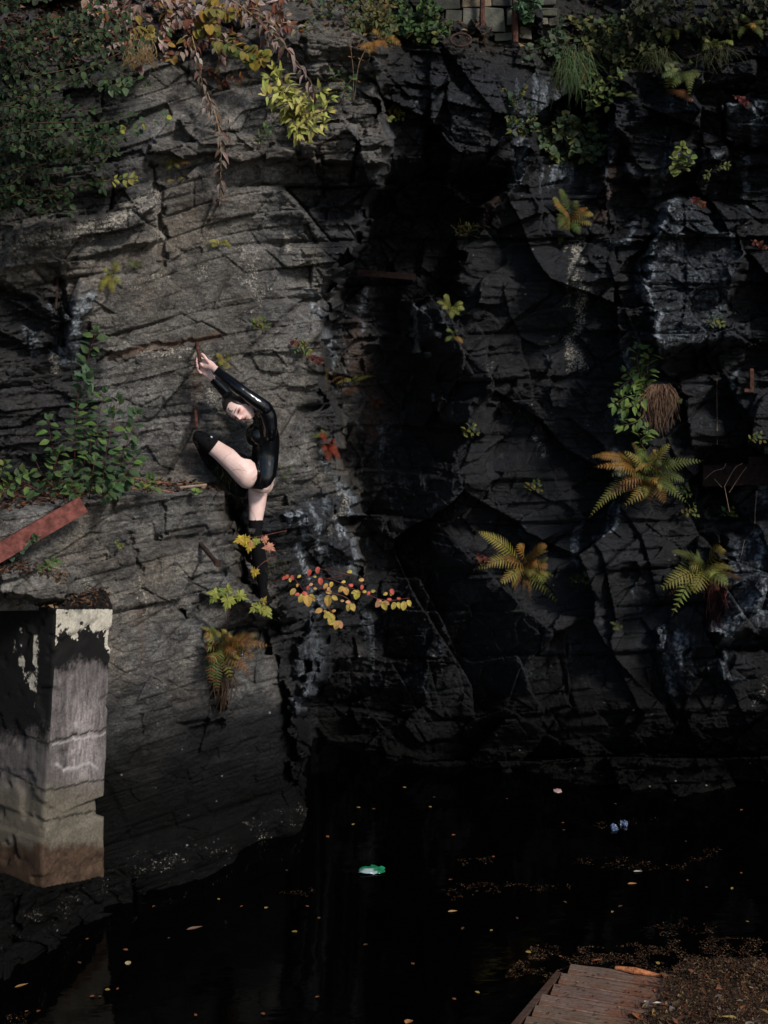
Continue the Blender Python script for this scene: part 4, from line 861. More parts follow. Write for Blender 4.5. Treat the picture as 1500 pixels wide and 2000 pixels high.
def maple(mb, p, d, nrm, L, tint=(1, 1, 1), droop=.25):
    d = d.normalized(); s = d.cross(nrm).normalized(); n_ = s.cross(d); mb.cur = tint
    c_ = p+d*(L*.3); vs = [c_-n_*.0]; out = [(x, y) for x, y in MAPLE]+[(-x, y) for x, y in MAPLE[-2:0:-1]]
    for x, y in out: r2 = x*x+(y-.3)**2; vs.append(p+s*(L*.62*x)+d*(L*y)-n_*(droop*L*r2)+n_*(.07*L*math.sin(9*x+5*y)))
    m_ = len(out); mb.add(vs, [(0, 1+i, 1+(i+1) % m_) for i in range(m_)])
LEAF = simple('leaf', (.9, .9, .9), .6, .2, 55, .22, .25, 60, attr=True, trans=.22)
DRY = simple('dry_leaf', (.9, .9, .9), .75, .2, 55, .3, .3, 60, attr=True, trans=.12)
def vj(c, k=.25): f = rng.uniform(1-k, 1+k); return tuple(float(x*f*rng.uniform(.9, 1.1)) for x in c)
# drift of needles, grass and crumbs round the jetty and on the water (nobody could count it)
def crumbs(mb, pts, size, tints, flat=.25, aspect=(.15, .6)):
    for p in pts:
        a = rng.uniform(0, 6.283); d = Vector((math.cos(a), math.sin(a), rng.uniform(-flat, flat))).normalized(); s = d.cross(Vector((rng.uniform(-flat, flat), rng.uniform(-flat, flat), 1))).normalized()
        L = size*rng.uniform(.4, 1.6); W = L*rng.uniform(*aspect)*.5; mb.cur = vj(tints[rng.integers(len(tints))], .4); p = Vector(p)
        k = d.cross(s)*L*rng.uniform(-.25, .25)
        mb.add([p-d*L/2, p-s*W+k, p+d*L/2, p+s*W+k], [(0, 1, 2, 3)])
BR = [(.066, .034, .017), (.035, .02, .012), (.09, .045, .02), (.17, .11, .055), (.02, .012, .008), (.11, .04, .016), (.012, .008, .006)]
mb = MB()
def scat(poly, n_, fz, dens=None):
    x0, x1 = min(p[0] for p in poly), max(p[0] for p in poly); y0, y1 = min(p[1] for p in poly), max(p[1] for p in poly)
    u = rng.uniform(x0, x1, n_); v = rng.uniform(y0, y1, n_); k = poly_in(u, v, poly, 6) > rng.uniform(.2, .8, n_)
    k &= (poly_in(u, v, poly, 30) > rng.uniform(0, .9, n_)) | bool(dens)
    if dens: k &= fbm(u/dens, v/dens*2.2, 801, 3)+rng.uniform(-.15, .15, n_) > 0.0
    return [fz(a, c) for a, c in zip(u[k], v[k])]
heap = lambda u, v: Pw(u, v, JZ+rng.uniform(.004, .03)+.13*max(0, min(1, (u-1270-.35*max(0, 1960-v))/180))*rng.uniform(.1, 1))
crumbs(mb, scat([(1300, 1900), (1340, 1868), (1580, 1872), (1580, 2060), (1230, 2060), (1235, 1995), (1290, 1955), (1285, 1925)], 40000, heap), .017, BR, .9, (.06, .45))
crumbs(mb, scat([(1110, 1884), (1300, 1905), (1260, 2010), (1020, 2010)], 360, lambda u, v: Pw(u, v, JZ+.008)), .016, BR, .2)
for (p_) in scat([(1285, 1900), (1560, 1880), (1560, 2040), (1225, 2040), (1245, 1985)], 330, heap):
    tn_ = BR[int(rng.integers(len(BR)))] if rng.uniform() < .75 else ((.20, .13, .045), (.16, .13, .11), (.17, .06, .028))[int(rng.integers(3))]
    a_ = rng.uniform(0, 6.28); leaf(mb, p_+Vector((0, 0, .006)), Vector((math.cos(a_), math.sin(a_), rng.uniform(-.1, .4))), Vector((rng.uniform(-.5, .5), rng.uniform(-.5, .5), 1)), rng.uniform(.025, .07), rng.uniform(.008, .02), OV, vj(tn_, .3), rng.uniform(-.5, .7), .4)
for (p_) in scat([(1230, 1900), (1560, 1870), (1560, 2040), (1180, 2040)], 110, heap):
    a_ = rng.uniform(0, 6.28); L_ = rng.uniform(.04, .16); d_ = Vector((math.cos(a_), math.sin(a_), rng.uniform(-.1, .2)))*L_; mb.cur = vj((.06, .04, .025), .5); mb.tube([p_, p_+d_*.5+Vector((0, 0, .006)), p_+d_], [.002, .002, .001], 4)
o = mb.build('debris_heap', DRY, None, col=True); o['kind'] = 'stuff'; o['label'] = 'heap of brown needles and dead leaves over the right of the jetty'; o['category'] = 'debris'
mb = MB(); wat = lambda u, v: Pw(u, v, rng.uniform(.004, .012))
crumbs(mb, scat([(985, 1905), (1040, 1845), (1180, 1850), (1330, 1828), (1560, 1835), (1560, 1915), (1290, 1900), (1120, 1880), (1060, 1920)], 15000, wat, 30), .013, BR, .35, (.06, .4))
for poly, n_ in (([(860, 1735), (920, 1722), (1010, 1725), (1120, 1728), (1110, 1740), (930, 1745), (880, 1760)], 420), ([(890, 1680), (960, 1672), (980, 1682), (900, 1692)], 120), ([(1110, 1678), (1200, 1670), (1330, 1690), (1380, 1650), (1420, 1655), (1400, 1668), (1330, 1700), (1200, 1700), (1120, 1690)], 520), ([(1150, 1610), (1260, 1595), (1290, 1602), (1170, 1618)], 120), ([(1250, 1815), (1340, 1790), (1420, 1820), (1300, 1830)], 300), ([(545, 1742), (620, 1730), (610, 1750), (550, 1752)], 60), ([(0, 1980), (60, 1975), (50, 2010), (0, 2010)], 60)):
    crumbs(mb, scat(poly, n_*4, wat, 18), .012, BR, .25, (.08, .4))
o = mb.build('floating_debris', DRY, None, col=True); o['kind'] = 'stuff'; o['label'] = 'thin mats of needles and grass drifting on the dark water'; o['category'] = 'debris'
# litter on the ledges
mb = MB()
def ledge(u, v):
    p = on(u, v); return p+Vector((0, -.01, rng.uniform(.0, .03)))
crumbs(mb, scat([(-40, 945), (60, 938), (160, 950), (300, 935), (420, 945), (440, 962), (260, 962), (150, 980), (0, 1000), (-40, 1000)], 2600, ledge), .040, BR, .8, (.15, .8))
crumbs(mb, scat([(-40, 1090), (60, 1095), (135, 1125), (130, 1140), (60, 1120), (0, 1130), (-40, 1130)], 900, ledge), .034, BR, .8, (.15, .8))
ztp = kz[0][0]+.012
crumbs(mb, scat([(0, 1140), (215, 1140), (215, 1180), (110, 1188), (0, 1182)], 900, lambda u, v: Pw(u, v, ztp+rng.uniform(0, .02))), .03, BR, .7, (.15, .8))
crumbs(mb, scat([(-40, -30), (340, -30), (420, 90), (330, 122), (140, 132), (-40, 100)], 2200, ledge), .05, BR, .8, (.2, .9))
crumbs(mb, scat([(600, 40), (1500, 40), (1500, 95), (1200, 140), (1050, 115), (700, 90)], 1500, ledge), .045, BR[:5], .8, (.15, .8))
o = mb.build('leaf_litter', DRY, None, col=True); o['kind'] = 'stuff'; o['label'] = 'brown and orange leaf litter lying on the rock ledges'; o['category'] = 'leaf litter'
# leaves afloat, each one a thing
protos = {}
def float_leaf(u, v, L, tint, lab, shape=OV, wid=.42, grp='leaves floating on the water'):
    key = (tint, id(shape))
    if key not in protos:
        mb = MB(); leaf(mb, Vector((-.5, 0, 0)), Vector((1, 0, 0)), Vector((0, 0, 1)), 1, wid, shape, tint, -.05, .22); protos[key] = mesh_np('floating_leaf', mb.v, mb.f, False, {'tint': np.array(mb.c)}); protos[key].materials.append(DRY)
    o = bpy.data.objects.new('floating_leaf', protos[key]); C.objects.link(o); o.location = Pw(u, v, .006); o.rotation_euler = (R(rng.uniform(-8, 8)), R(rng.uniform(-8, 8)), rng.uniform(0, 6.28)); o.scale = (L,)*3
    tag(o, lab, 'leaf', grp); return o
YL, OR, PK, BN = (.27, .19, .045), (.17, .065, .025), (.20, .115, .09), (.07, .038, .02)
float_leaf(380, 1813, .115, PK, 'large pinkish brown leaf floating alone on the lower left water', LAN, .16).rotation_euler = (0, 0, .35)
float_leaf(575, 1820, .045, YL, 'round yellow leaf floating on the water left of the bottom middle', RND)
float_leaf(250, 1881, .045, (.40, .30, .16), 'round tan leaf floating below the large pinkish leaf', RND)
float_leaf(884, 1780, .07, (.45, .28, .12), 'long tan leaf floating in the middle of the lower water', LAN, .2).rotation_euler = (0, 0, .1)
float_leaf(1235, 1726, .07, (.45, .20, .07), 'long orange leaf floating above the jetty', LAN, .22).rotation_euler = (0, 0, 0)
float_leaf(798, 1996, .06, (.40, .18, .07), 'orange leaf floating at the bottom edge left of the jetty', RND)
float_leaf(1246, 1702, .07, (.45, .40, .33), 'pale buff leaf floating on the drift above the jetty', LAN, .2).rotation_euler = (0, 0, 0)
float_leaf(42, 1925, .09, (.30, .17, .06), 'long ochre leaf floating near the lower left corner', LAN, .15).rotation_euler = (0, 0, .5)
for (u, v, c_) in [(180, 1946, 1), (195, 1946, 1), (210, 1933, 0), (230, 1931, 1), (75, 1975, 1), (52, 1975, 1), (620, 1947, 1), (514, 1980, 1), (382, 1982, 1), (427, 1756, 0), (472, 1770, 1), (520, 1773, 0), (170, 1834, 1), (155, 1880, 2), (330, 1832, 2), (245, 1855, 1), (623, 1793, 1), (714, 1845, 2), (600, 1770, 1), (806, 1882, 1), (960, 1817, 0), (904, 1813, 2), (887, 1951, 1), (932, 1938, 0), (1196, 1781, 0), (1212, 1770, 2), (1460, 1800, 0), (1448, 1582, 1), (1202, 1570, 2), (1394, 1523, 2), (848, 1557, 2), (790, 1538, 0), (840, 1576, 0), (690, 1610, 0), (700, 1577, 0), (640, 1634, 1), (730, 1580, 2), (886, 1631, 1), (1100, 1607, 1), (1101, 1621, 1), (964, 1673, 1), (880, 1718, 1), (1343, 1719, 1), (1448, 1705, 1), (1380, 1733, 2), (1104, 1762, 2), (1010, 1793, 2), (1430, 1735, 0), (1032, 1860, 0), (1095, 1868, 1), (560, 1700, 2), (440, 1690, 2), (350, 1705, 2), (300, 1770, 1), (1340, 1643, 2), (990, 1560, 2), (1285, 1881, 0)]:
    float_leaf(u, v, rng.uniform(.022, .038), (YL, OR, BN)[c_], ('small yellow leaf floating on the dark water', 'small orange leaf floating on the dark water', 'small brown leaf floating on the dark water')[c_], (OV, RND, LAN)[int(rng.integers(3))], .34, 'small floating leaves')
# leaves lying on the jetty
for (u, v, L, c_, lab) in [(1240, 1896, .10, YL, 'yellow leaf on the far end of the jetty'), (1166, 1876, .07, (.34, .10, .03), 'dark orange leaf on the jetty edge plank'), (1245, 1985, .11, (.30, .11, .04), 'curled brown leaf at the left edge of the debris heap'), (1425, 1988, .10, (.50, .36, .10), 'pale yellow leaf on the debris heap near the bottom edge')]:
    o = float_leaf(u, v, L, c_, lab, OV, .36, 'leaves on the jetty'); o.name = 'fallen_leaf'; o.location = Pw(u, v, JZ+(.012 if u < 1280 else .13)); o.rotation_euler = (R(18), R(10), rng.uniform(0, 6))
o = rod('bark_strip', [Pw(1202, 1890, JZ+.015), Pw(1240, 1896, JZ+.03), Pw(1290, 1906, JZ+.012)], [.012, .022, .01], simple('orange_bark', (.30, .11, .045), .8, .2, 30, .5, .5), 'orange strip of bark across the far end of the jetty', 'bark')
o = rod('stick', [Pw(1258, 1956, JZ+.02), Pw(1312, 1960, JZ+.03)], [.006, .004], simple('pale_stick', (.42, .38, .36), .7, .3), 'thin pale stick lying across the jetty planks', 'stick')
# plastic scraps afloat
def scrap(name, p, L, W, H, colf, mat, seed, lab, cat):
    n_ = 16; gx, gy = np.meshgrid(np.linspace(-1, 1, n_), np.linspace(-1, 1, n_)); e_ = np.clip(1-np.maximum(np.abs(gx), np.abs(gy))**3, 0, 1)
    o_, t_, _ = facets(gx*1.6, gy*1.6, seed); zz_ = H*(.35*e_+.55*t_+.35*o_*e_)+H*.3
    ox = .12*vn(gx*2, gy*2, seed+7); vs = np.stack([(gx+ox)*L/2, (gy+ox)*W/2*(1-.3*np.abs(gx)), zz_], -1).reshape(-1, 3); i_ = np.arange(n_*n_).reshape(n_, n_)
    me = mesh_np(name, vs, np.stack([i_[:-1, :-1], i_[:-1, 1:], i_[1:, 1:], i_[1:, :-1]], -1).reshape(-1, 4), False, {'tint': np.array([colf(x, y) for x, y in zip(gx.ravel(), gy.ravel())])})
    o = link(name, me, mat); o.location = p; o.modifiers.new('thick', 'SOLIDIFY').thickness = .002; tag(o, lab, cat); return o
PLAS = simple('wet_plastic', (.9, .9, .9), .22, .5, 12, .1, attr=True)
scrap('plastic_bag', Pw(726, 1702, .0), .185, .12, .035, lambda x, y: (.22, .29, .30) if y < -.15 and x < .45 else ((.008, .12, .05) if x+y*.4 < .75 else (.015, .17, .08)), PLAS, 901, 'crumpled green and white plastic bag floating in the middle of the water', 'plastic bag')
scrap('plastic_wrap', Pw(1199, 1619, .0), .06, .08, .04, lambda x, y: (.05, .075, .14), PLAS, 921, 'bluish crumpled plastic scrap afloat, left of two beside each other', 'plastic scrap').rotation_euler = (.7, 0, .3)
scrap('plastic_wrap', Pw(1219, 1611, .0), .06, .07, .045, lambda x, y: (.06, .085, .15), PLAS, 931, 'bluish crumpled plastic scrap afloat, right of two beside each other', 'plastic scrap').rotation_euler = (.8, 0, -.4)
scrap('paper_scrap', Pw(1089, 1545, .0), .065, .10, .012, lambda x, y: (.40, .26, .25), PLAS, 941, 'pink rectangular paper scrap floating near the foot of the right cliff', 'paper scrap')

# ------------------------------------------------------------------ plants
CAMP = Vector((0, 0, CAMZ))
def pt(u, v, ya, out=0.0, clear=.015):                    # a point of a plant rooted at depth ya, held clear of the rock
    y = min(ya-out, cliff_y(u, v)-clear) if -1400 < u < 2900 else ya-out
    return P(u, v, y)
def path3(pix, ya, n=5):                                  # [(u, v, out)] -> smooth 3-D line
    c_ = crom(pix, n) if len(pix) > 2 else np.array(pix, float)
    return [pt(a, b_, ya, o_) for a, b_, o_ in c_]
STEM_G = simple('green_stem', (.10, .085, .025), .6, .3); STEM_R = simple('red_stem', (.085, .022, .018), .6, .3); STEM_B = simple('brown_stem', (.060, .036, .022), .75, .2); STEM_T = simple('dry_stem', (.26, .18, .10), .8, .2); STEM_P = simple('pale_dead_stem', (.20, .14, .10), .8, .2)
def begin(name, u, v, lab, cat, group=None, ya=None):
    ya = cliff_near(u, v) if ya is None else ya
    o = empty(name, P(u, v, ya)); tag(o, lab, cat, group); return o, ya
def part(mb, name, mat, root, label=None, smooth=False):
    if not mb.v: return None
    o = mb.build(name, mat, None, smooth, 0, True, loc=root.location); o.parent = root; o.location = (0, 0, 0)
    if label: o['label'] = label
    return o
def unit3(): a = rng.normal(size=3); return Vector(a/np.linalg.norm(a))
TOCAM = Vector((0, -1, .25)).normalized()
def frond(root, ya, u, v, ut, vt, W, tint, out=.16, lift=.22, curl=.18, name='frond', lobes=4, rust_tip=None, np_=None):
    """a fern frond from (u, v) on the rock to a tip at (ut, vt); W pinna length in photo pixels"""
    A = pt(u, v, ya, 0, .0); T = pt(ut, vt, ya, out); L = (T-A).length
    M1 = A+(T-A)*.4+Vector((rng.uniform(-.16, .16)*L, -out*.9, (lift+rng.uniform(-.12, .12))*L)); pts_ = []
    N = 26
    for i in range(N+1):
        s = i/N; pts_.append(A*(1-s)**2+M1*2*s*(1-s)+T*s*s)
    ms = (ya)/F; Wm = W*ms; mb = MB(); mb.cur = tuple(c*.55 for c in tint); mb.tube(pts_, [max(.0006, .0028*(1-.75*i/N)*min(1.4, L/.3)) for i in range(N+1)], 4)
    n_p = np_ or max(9, int(L/(Wm*.23+.004))); n_p = min(n_p, 30)
    for k in range(n_p):
        s = .14+.84*(k/n_p)**.95; x = s*N; i = min(int(x), N-1); p = pts_[i].lerp(pts_[i+1], x-i); d = (pts_[min(i+2, N)]-pts_[max(i-1, 0)]).normalized()
        side = d.cross(TOCAM+Vector((0, 0, .55))).normalized(); nrm = side.cross(d).normalized()
        ln_ = Wm*min(1, .45+2.6*(s-.12))*(1.02-s)**.72*1.12*rng.uniform(.88, 1.1); gap = L*.84/n_p
        tn = vj(tint, .22)
        if rust_tip is not None and rng.uniform() < .12+.4*s: tn = vj(rust_tip, .25)
        for sg in (1, -1):
            e_ = (side*sg+d*(.38+.25*s)).normalized(); hw = min(gap*.50, ln_*.30); pr = d; dr = nrm*(-curl*rng.uniform(.6, 1.5))
            vs = [p]; m_ = lobes*2
            cen = [p+e_*(ln_*q_/m_)+dr*(ln_*(q_/m_)**2) for q_ in range(m_+1)]
            upv = []; dnv = []
            for q_ in range(1, m_):
                w_ = hw*(1-(q_/m_)**1.6)*(1.0 if q_ % 2 else .58)+.0004
                upv.append(cen[q_]+pr*w_+nrm*w_*.25); dnv.append(cen[q_]-pr*w_+nrm*w_*.25)
            mb.cur = tn; vv_ = [cen[0]]+upv+dnv+[cen[-1]]; nu_ = len(upv); fs = [(0, 1+nu_, 1)]+[(1+q_, 1+nu_+q_, 2+nu_+q_, 2+q_) for q_ in range(nu_-1)]+[(nu_, 2*nu_, 2*nu_+1)]
            mb.add(vv_, fs)
    return part(mb, name, LEAF, root)
FY, FG, FO, FB, FL = (.150, .135, .030), (.070, .088, .022), (.20, .105, .024), (.12, .055, .022), (.175, .19, .045)
def fern(u, v, tips, W, tint, lab, group=None, out=.18, rust=None, name='fern', lift=.22):
    root, ya = begin(name, u, v, lab, 'fern', group)
    for tp in tips:
        tn = tp[2] if len(tp) > 2 else tint
        frond(root, ya, u+rng.uniform(-5, 5), v+rng.uniform(-4, 4), tp[0], tp[1], tp[3] if len(tp) > 3 else W, vj(tn, .2), out*rng.uniform(.6, 1.3), lift, .18, 'frond', 4, rust)
    if len(tips) >= 9:                                    # old fronds hang down dead, young ones stay short
        for k in range(len(tips)//2+3):
            a_ = rng.uniform(-1.3, 1.3); l_ = W*rng.uniform(1.4, 2.8)
            frond(root, ya, u+rng.uniform(-10, 10), v+rng.uniform(-6, 6), u+l_*math.sin(a_), v+l_*math.cos(a_)*rng.uniform(.5, 1), W*rng.uniform(.35, .6), vj((FB, (.07, .035, .016), FG, FB)[k % 4], .3), out*rng.uniform(.15, .6), lift*.4, .6)
        for k in range(len(tips)//2+2):
            a_ = rng.uniform(-2.6, 2.6); l_ = W*rng.uniform(1., 2.2)
            frond(root, ya, u+rng.uniform(-12, 12), v+rng.uniform(-8, 8), u+l_*math.sin(a_), v+l_*math.cos(a_), W*rng.uniform(.4, .65), vj((FG, FY)[k % 2], .3), out*rng.uniform(.4, 1.1), lift, .35)
    return root, ya
def roots(root, ya, u0, u1, v0, v1, n_, mat, out=.10, name='root_mat'):
    mb = MB()
    for k in range(n_):
        a = rng.uniform(0, 1); us_ = u0+(u1-u0)*(.5+(a-.5)*.62); ve = v0+(v1-v0)*rng.uniform(.25, 1.05)*(1-.8*abs(a-.5))
        pp = [(us_, v0+rng.uniform(-6, 10), out*.5), (us_+(u1-u0)*(a-.5)*.3+rng.uniform(-8, 8), v0+(ve-v0)*.4, out*rng.uniform(.5, 1.2)), (us_+(u1-u0)*(a-.5)*.4+rng.uniform(-14, 14), ve, out*rng.uniform(.3, .9))]
        mb.cur = (.7+.5*rng.uniform(),)*3; mb.tube(path3(pp, ya, 4), [.0022]*8+[.0009], 4)
    return part(mb, name, mat, root)
# prominent ferns
fern(1022, 1105, [(930, 1038, FY), (930, 1112, FY), (985, 1088, FO), (1012, 1060, FO), (1000, 1120), (1040, 1125), (975, 1140), (1068, 1062, FO), (1066, 1140), (1092, 1180, FY), (1050, 1100, FO), (1072, 1108, FO)], 27, FY, 'yellowing fern with orange fronds alone on the dark lower rock, right of centre', 'ferns on the rock', .2)
fern(1372, 1112, [(1288, 1152, FY), (1312, 1204, FL), (1352, 1160, FY), (1412, 1070, FY), (1345, 1105), (1300, 1130, FG), (1395, 1128, FL), (1425, 1140, FG), (1358, 1085, FG)], 34, FY, 'fern with one broad yellow-green frond pointing down, over reddish hanging roots at the lower right', 'ferns on the rock', .2, lift=.3)
rt, ya = begin('hanging_root', 1398, 1125, 'curtain of thin reddish roots hanging below the broad fern at the lower right', 'roots'); roots(rt, ya, 1380, 1418, 1130, 1245, 60, STEM_R)
fern(435, 1258, [(398, 1236, FY), (405, 1290, FY), (440, 1228, FL), (455, 1238, FY), (470, 1250, FO), (528, 1262, FO), (505, 1240, FY), (500, 1290, FO), (492, 1318, FO), (470, 1310, FY), (452, 1335, FY), (410, 1340, FG), (425, 1355, FG), (400, 1262, FL), (465, 1280, FO)], 26, FY, 'dense yellow and orange fern on the lower left rock below the maple leaves', 'ferns on the rock', .22, FB)
rt, ya = begin('hanging_root', 436, 1290, 'brown dead fern roots hanging under the dense yellow and orange fern', 'roots'); roots(rt, ya, 415, 458, 1305, 1400, 80, STEM_B)
big, ya = fern(1262, 930, [(1152, 892, FO), (1160, 912, FO), (1205, 945, FO), (1182, 968, (.30, .15, .07)), (1150, 1012, FY), (1215, 990, FY), (1265, 980, FO), (1300, 985, FO), (1285, 940, FO), (1322, 965, FY), (1310, 865, FY), (1318, 900, FG), (1290, 900, FG), (1240, 880, FG), (1215, 880, FY), (1205, 905, FG), (1250, 870, FG), (1338, 940, FG), (1190, 930, FG), (1230, 925, FG), (1255, 960, FY), (1345, 985, FG), (1375, 900, FG)], 25, FG, 'largest fern clump on the right, green at the top with burnt orange fronds below', 'ferns on the rock', .25)
for k in range(16): frond(big, ya, 1262+rng.uniform(-35, 35), 930+rng.uniform(-45, 25), 1262+rng.uniform(-80, 72), 922+rng.uniform(-75, 62), rng.uniform(10, 17), vj((FG, FY, FG, FO)[k % 4], .25), rng.uniform(.06, .34), .3)
fern(1112, 430, [(1080, 385), (1082, 396, FO), (1092, 368, FG), (1158, 440), (1150, 405, FO), (1135, 460, FG), (1090, 450, FG), (1092, 482, FG), (1160, 420), (1125, 390, FG), (1100, 415, FO)], 18, FY, 'ragged yellow-green fern hanging on the upper right wall above the grey lichen streak', 'ferns on the rock', .15)
fern(880, 602, [(852, 590), (905, 592), (898, 615), (882, 625), (868, 575), (862, 602), (908, 605)], 13, FL, 'small bright fern in the middle of the dark wall, upper of a pair', 'small ferns', .08)
fern(884, 655, [(868, 668), (905, 672, FO), (895, 645), (870, 645)], 10, FG, 'small dull fern in the middle of the dark wall, lower of a pair', 'small ferns', .08)
fern(742, 84, [(700, 98, FO), (712, 112, FO), (785, 92, FO), (770, 75, FO), (728, 104, FO), (760, 96, FO), (725, 60, FO)], 17, FO, 'bright orange fern on the brow at the top, left of the green bush', 'ferns on the brow', .15)
for (u, v, tips, W, tn, lab) in [
 (1330, 145, [(1290, 152), (1350, 120), (1378, 165), (1310, 175), (1345, 190)], 18, FG, 'green fern under the hedge at the upper right, above the tilted slab'),
 (1300, 178, [(1355, 200, FB), (1345, 188, FB), (1330, 160, FL), (1310, 150, FL), (1360, 150, FG)], 20, FG, 'fern with a drooping brown frond left of the tilted slab'),
 (1310, 62, [(1325, 80, FY), (1290, 75), (1330, 60), (1300, 90)], 15, FG, 'small fern in the hedge above the grass tuft, upper right'),
 (1385, 92, [(1370, 100, FL), (1408, 98, FL), (1395, 78), (1375, 80), (1433, 88)], 15, FL, 'pair of pale fern fronds on the brow right of the hedge fern'),
 (1448, 55, [(1440, 75), (1470, 60, FO), (1500, 45), (1490, 80), (1445, 35)], 15, FG, 'green fern at the top right corner of the cliff'),
 (1150, 70, [(1128, 55), (1222, 48), (1205, 60), (1175, 50)], 14, FG, 'arched fern above the grass tuft on the brow'),
 (1110, 255, [(1100, 238, FB), (1125, 275, FB), (1098, 276, FO), (1140, 270, FO)], 13, FO, 'rusty orange fern inside the ivy patch on the upper right')]:
    fern(u, v, tips, W, tn, lab, 'ferns on the brow', .2)
for (u, v, tips, W, tn, lab) in [
 (218, 540, [(196, 572), (236, 520), (238, 555), (205, 525), (222, 578), (198, 552), (230, 505)], 15, (.17, .16, .025), 'yellow-green little fern on the left wall, larger of two side by side'),
 (262, 512, [(248, 505), (285, 516), (272, 525), (255, 522)], 11, FG, 'small green fern on the left wall right of the larger little fern'),
 (430, 475, [(402, 472), (456, 486), (445, 470), (412, 482)], 10, (.20, .19, .03), 'tiny yellow fern on the left wall above the drill hole'),
 (342, 318, [(312, 322), (328, 332), (360, 312), (375, 318, FO), (350, 330)], 11, FY, 'little yellow fern under the thin ledge at the upper left'),
 (440, 705, [(422, 690), (455, 700), (428, 715), (448, 720), (432, 700, FO), (445, 690)], 12, (.17, .16, .025), 'small yellow-green fern just above the woman\'s forearm'),
 (690, 745, [(735, 735), (655, 752), (700, 735)], 8, FL, 'thin green frond on the edge of the recess, above the red fern'),
 (665, 765, [(638, 752, FB), (698, 760, FB), (640, 770, FO), (690, 772, FB)], 12, FB, 'rusty fern on the edge of the recess'),
 (735, 785, [(715, 792), (755, 788), (740, 798)], 9, (.10, .035, .012), 'dim brown fern in the recess right of the rusty fern'),
 (640, 870, [(622, 845), (655, 860), (660, 890), (640, 905), (628, 880), (665, 900)], 14, (.17, .028, .012), 'dark red fern on the cliff edge right of the woman'),
 (640, 850, [(612, 852), (625, 838), (602, 856)], 9, FG, 'small green fern left of the dark red fern'),
 (558, 920, [(545, 908), (572, 925), (552, 935), (566, 910)], 9, FG, 'small green fern behind the woman\'s hip'),
 (233, 1062, [(225, 1058), (242, 1066), (235, 1072), (228, 1068)], 8, FL, 'tiny yellow-green fern on the lower left rock face'),
 (1205, 1222, [(1190, 1215), (1215, 1225), (1205, 1232), (1195, 1228)], 8, FG, 'tiny green fern below the right wall centre'),
 (345, 352, [(325, 360), (362, 348)], 8, FY, 'tiny fern beside the crack at the upper left'),
 (1220, 185, [(1200, 188), (1245, 188), (1235, 180)], 8, FG, 'little fern on the tan slab at the upper right')]:
    fern(u, v, tips, W, tn, lab, 'small ferns', .07)

def leafy(name, u, v, stems, lab, cat, L, W, tints, spacing, shape=OV, stem_mat=STEM_G, group=None, droop=.3, rad=.003, jitter=.5, mat=LEAF, hang=0.0, opp=True, split=False, tip=True, ya=None, fold=.2, twig=0):
    """stems: lists of (u, v, out); leaves along each, L and spacing in photo pixels"""
    root, ya = begin(name, u, v, lab, cat, group, ya); px = ya/F; fo = MB()
    for st in stems:
        pts_ = path3(st, ya); sm = MB(); sm.cur = (1, 1, 1); nn = len(pts_)
        sm.tube(pts_, [rad*(1-.7*i/(nn-1)) for i in range(nn)], 5); part(sm, 'stem', stem_mat, root)
        if split: fo = MB()
        acc = 0; side_ = 1
        for i in range(1, nn):
            seg_ = pts_[i]-pts_[i-1]; acc += seg_.length/px
            while acc > spacing:
                acc -= spacing; t_ = 1-min(1, acc*px/max(seg_.length, 1e-6)); p = pts_[i-1].lerp(pts_[i], max(0, t_)); d = seg_.normalized()
                sv = d.cross(TOCAM).normalized()
                for sg in ((1, -1) if opp else (side_,)):
                    dd = (sv*sg*(1.0)+d*rng.uniform(.2, .8)+unit3()*jitter+Vector((0, -.25, -hang))).normalized(); f_ = rng.uniform(.65, 1.2)
                    pp = p+dd*(.15*L*px); nr_ = (Vector((0, -.55, .8))+unit3()*.45).normalized()
                    if twig: pp = p+dd*rng.uniform(.1, 1)*twig*px
                    leaf(fo, pp, dd, nr_, L*px*f_, W*px*f_, shape, vj(tints[int(rng.integers(len(tints)))], .25), droop*rng.uniform(.4, 1.6), fold)
                side_ = -side_
        if tip:
            for q_ in range(3): leaf(fo, pts_[-1], (d+unit3()*.6).normalized(), TOCAM, L*px*.7, W*px*.7, shape, vj(tints[int(rng.integers(len(tints)))]), droop, fold)
        if split: part(fo, 'foliage', mat, root)
    if not split: part(fo, 'foliage', mat, root)
    return root
GD, GM, GL, GY = (.030, .058, .026), (.045, .085, .030), (.075, .125, .032), (.21, .20, .045)
# bush on the shelf
stems = [[(150, 965, .1), (146, 880, .16), (150, 800, .18), (158, 745, .2), (165, 730, .22)], [(165, 965, .1), (164, 860, .15), (163, 760, .16), (172, 700, .18), (188, 650, .2)],
         [(185, 965, .12), (188, 880, .2), (196, 800, .24), (205, 768, .26)], [(200, 965, .12), (205, 900, .22), (222, 820, .26), (232, 780, .28)], [(215, 962, .1), (235, 900, .2), (258, 840, .24), (268, 808, .26)],
         [(130, 965, .15), (110, 900, .25), (98, 850, .28), (95, 820, .3)], [(120, 968, .15), (85, 930, .3), (70, 900, .32)], [(210, 968, .2), (240, 930, .35), (268, 890, .36)], [(175, 970, .3), (180, 930, .42), (185, 900, .42)],
         [(150, 972, .35), (140, 945, .5), (132, 920, .5)], [(200, 972, .3), (215, 950, .45), (232, 935, .48)], [(165, 975, .4), (150, 965, .55), (138, 955, .58)], [(190, 974, .4), (205, 965, .5), (215, 955, .55)], [(110, 965, .2), (105, 920, .25), (118, 880, .27)], [(180, 960, .1), (175, 900, .2), (178, 850, .22)],
         [(228, 966, .15), (250, 925, .22), (262, 880, .22)], [(95, 970, .2), (60, 950, .3), (40, 942, .3)]]
ybush = cliff_y(165, 985)+.45
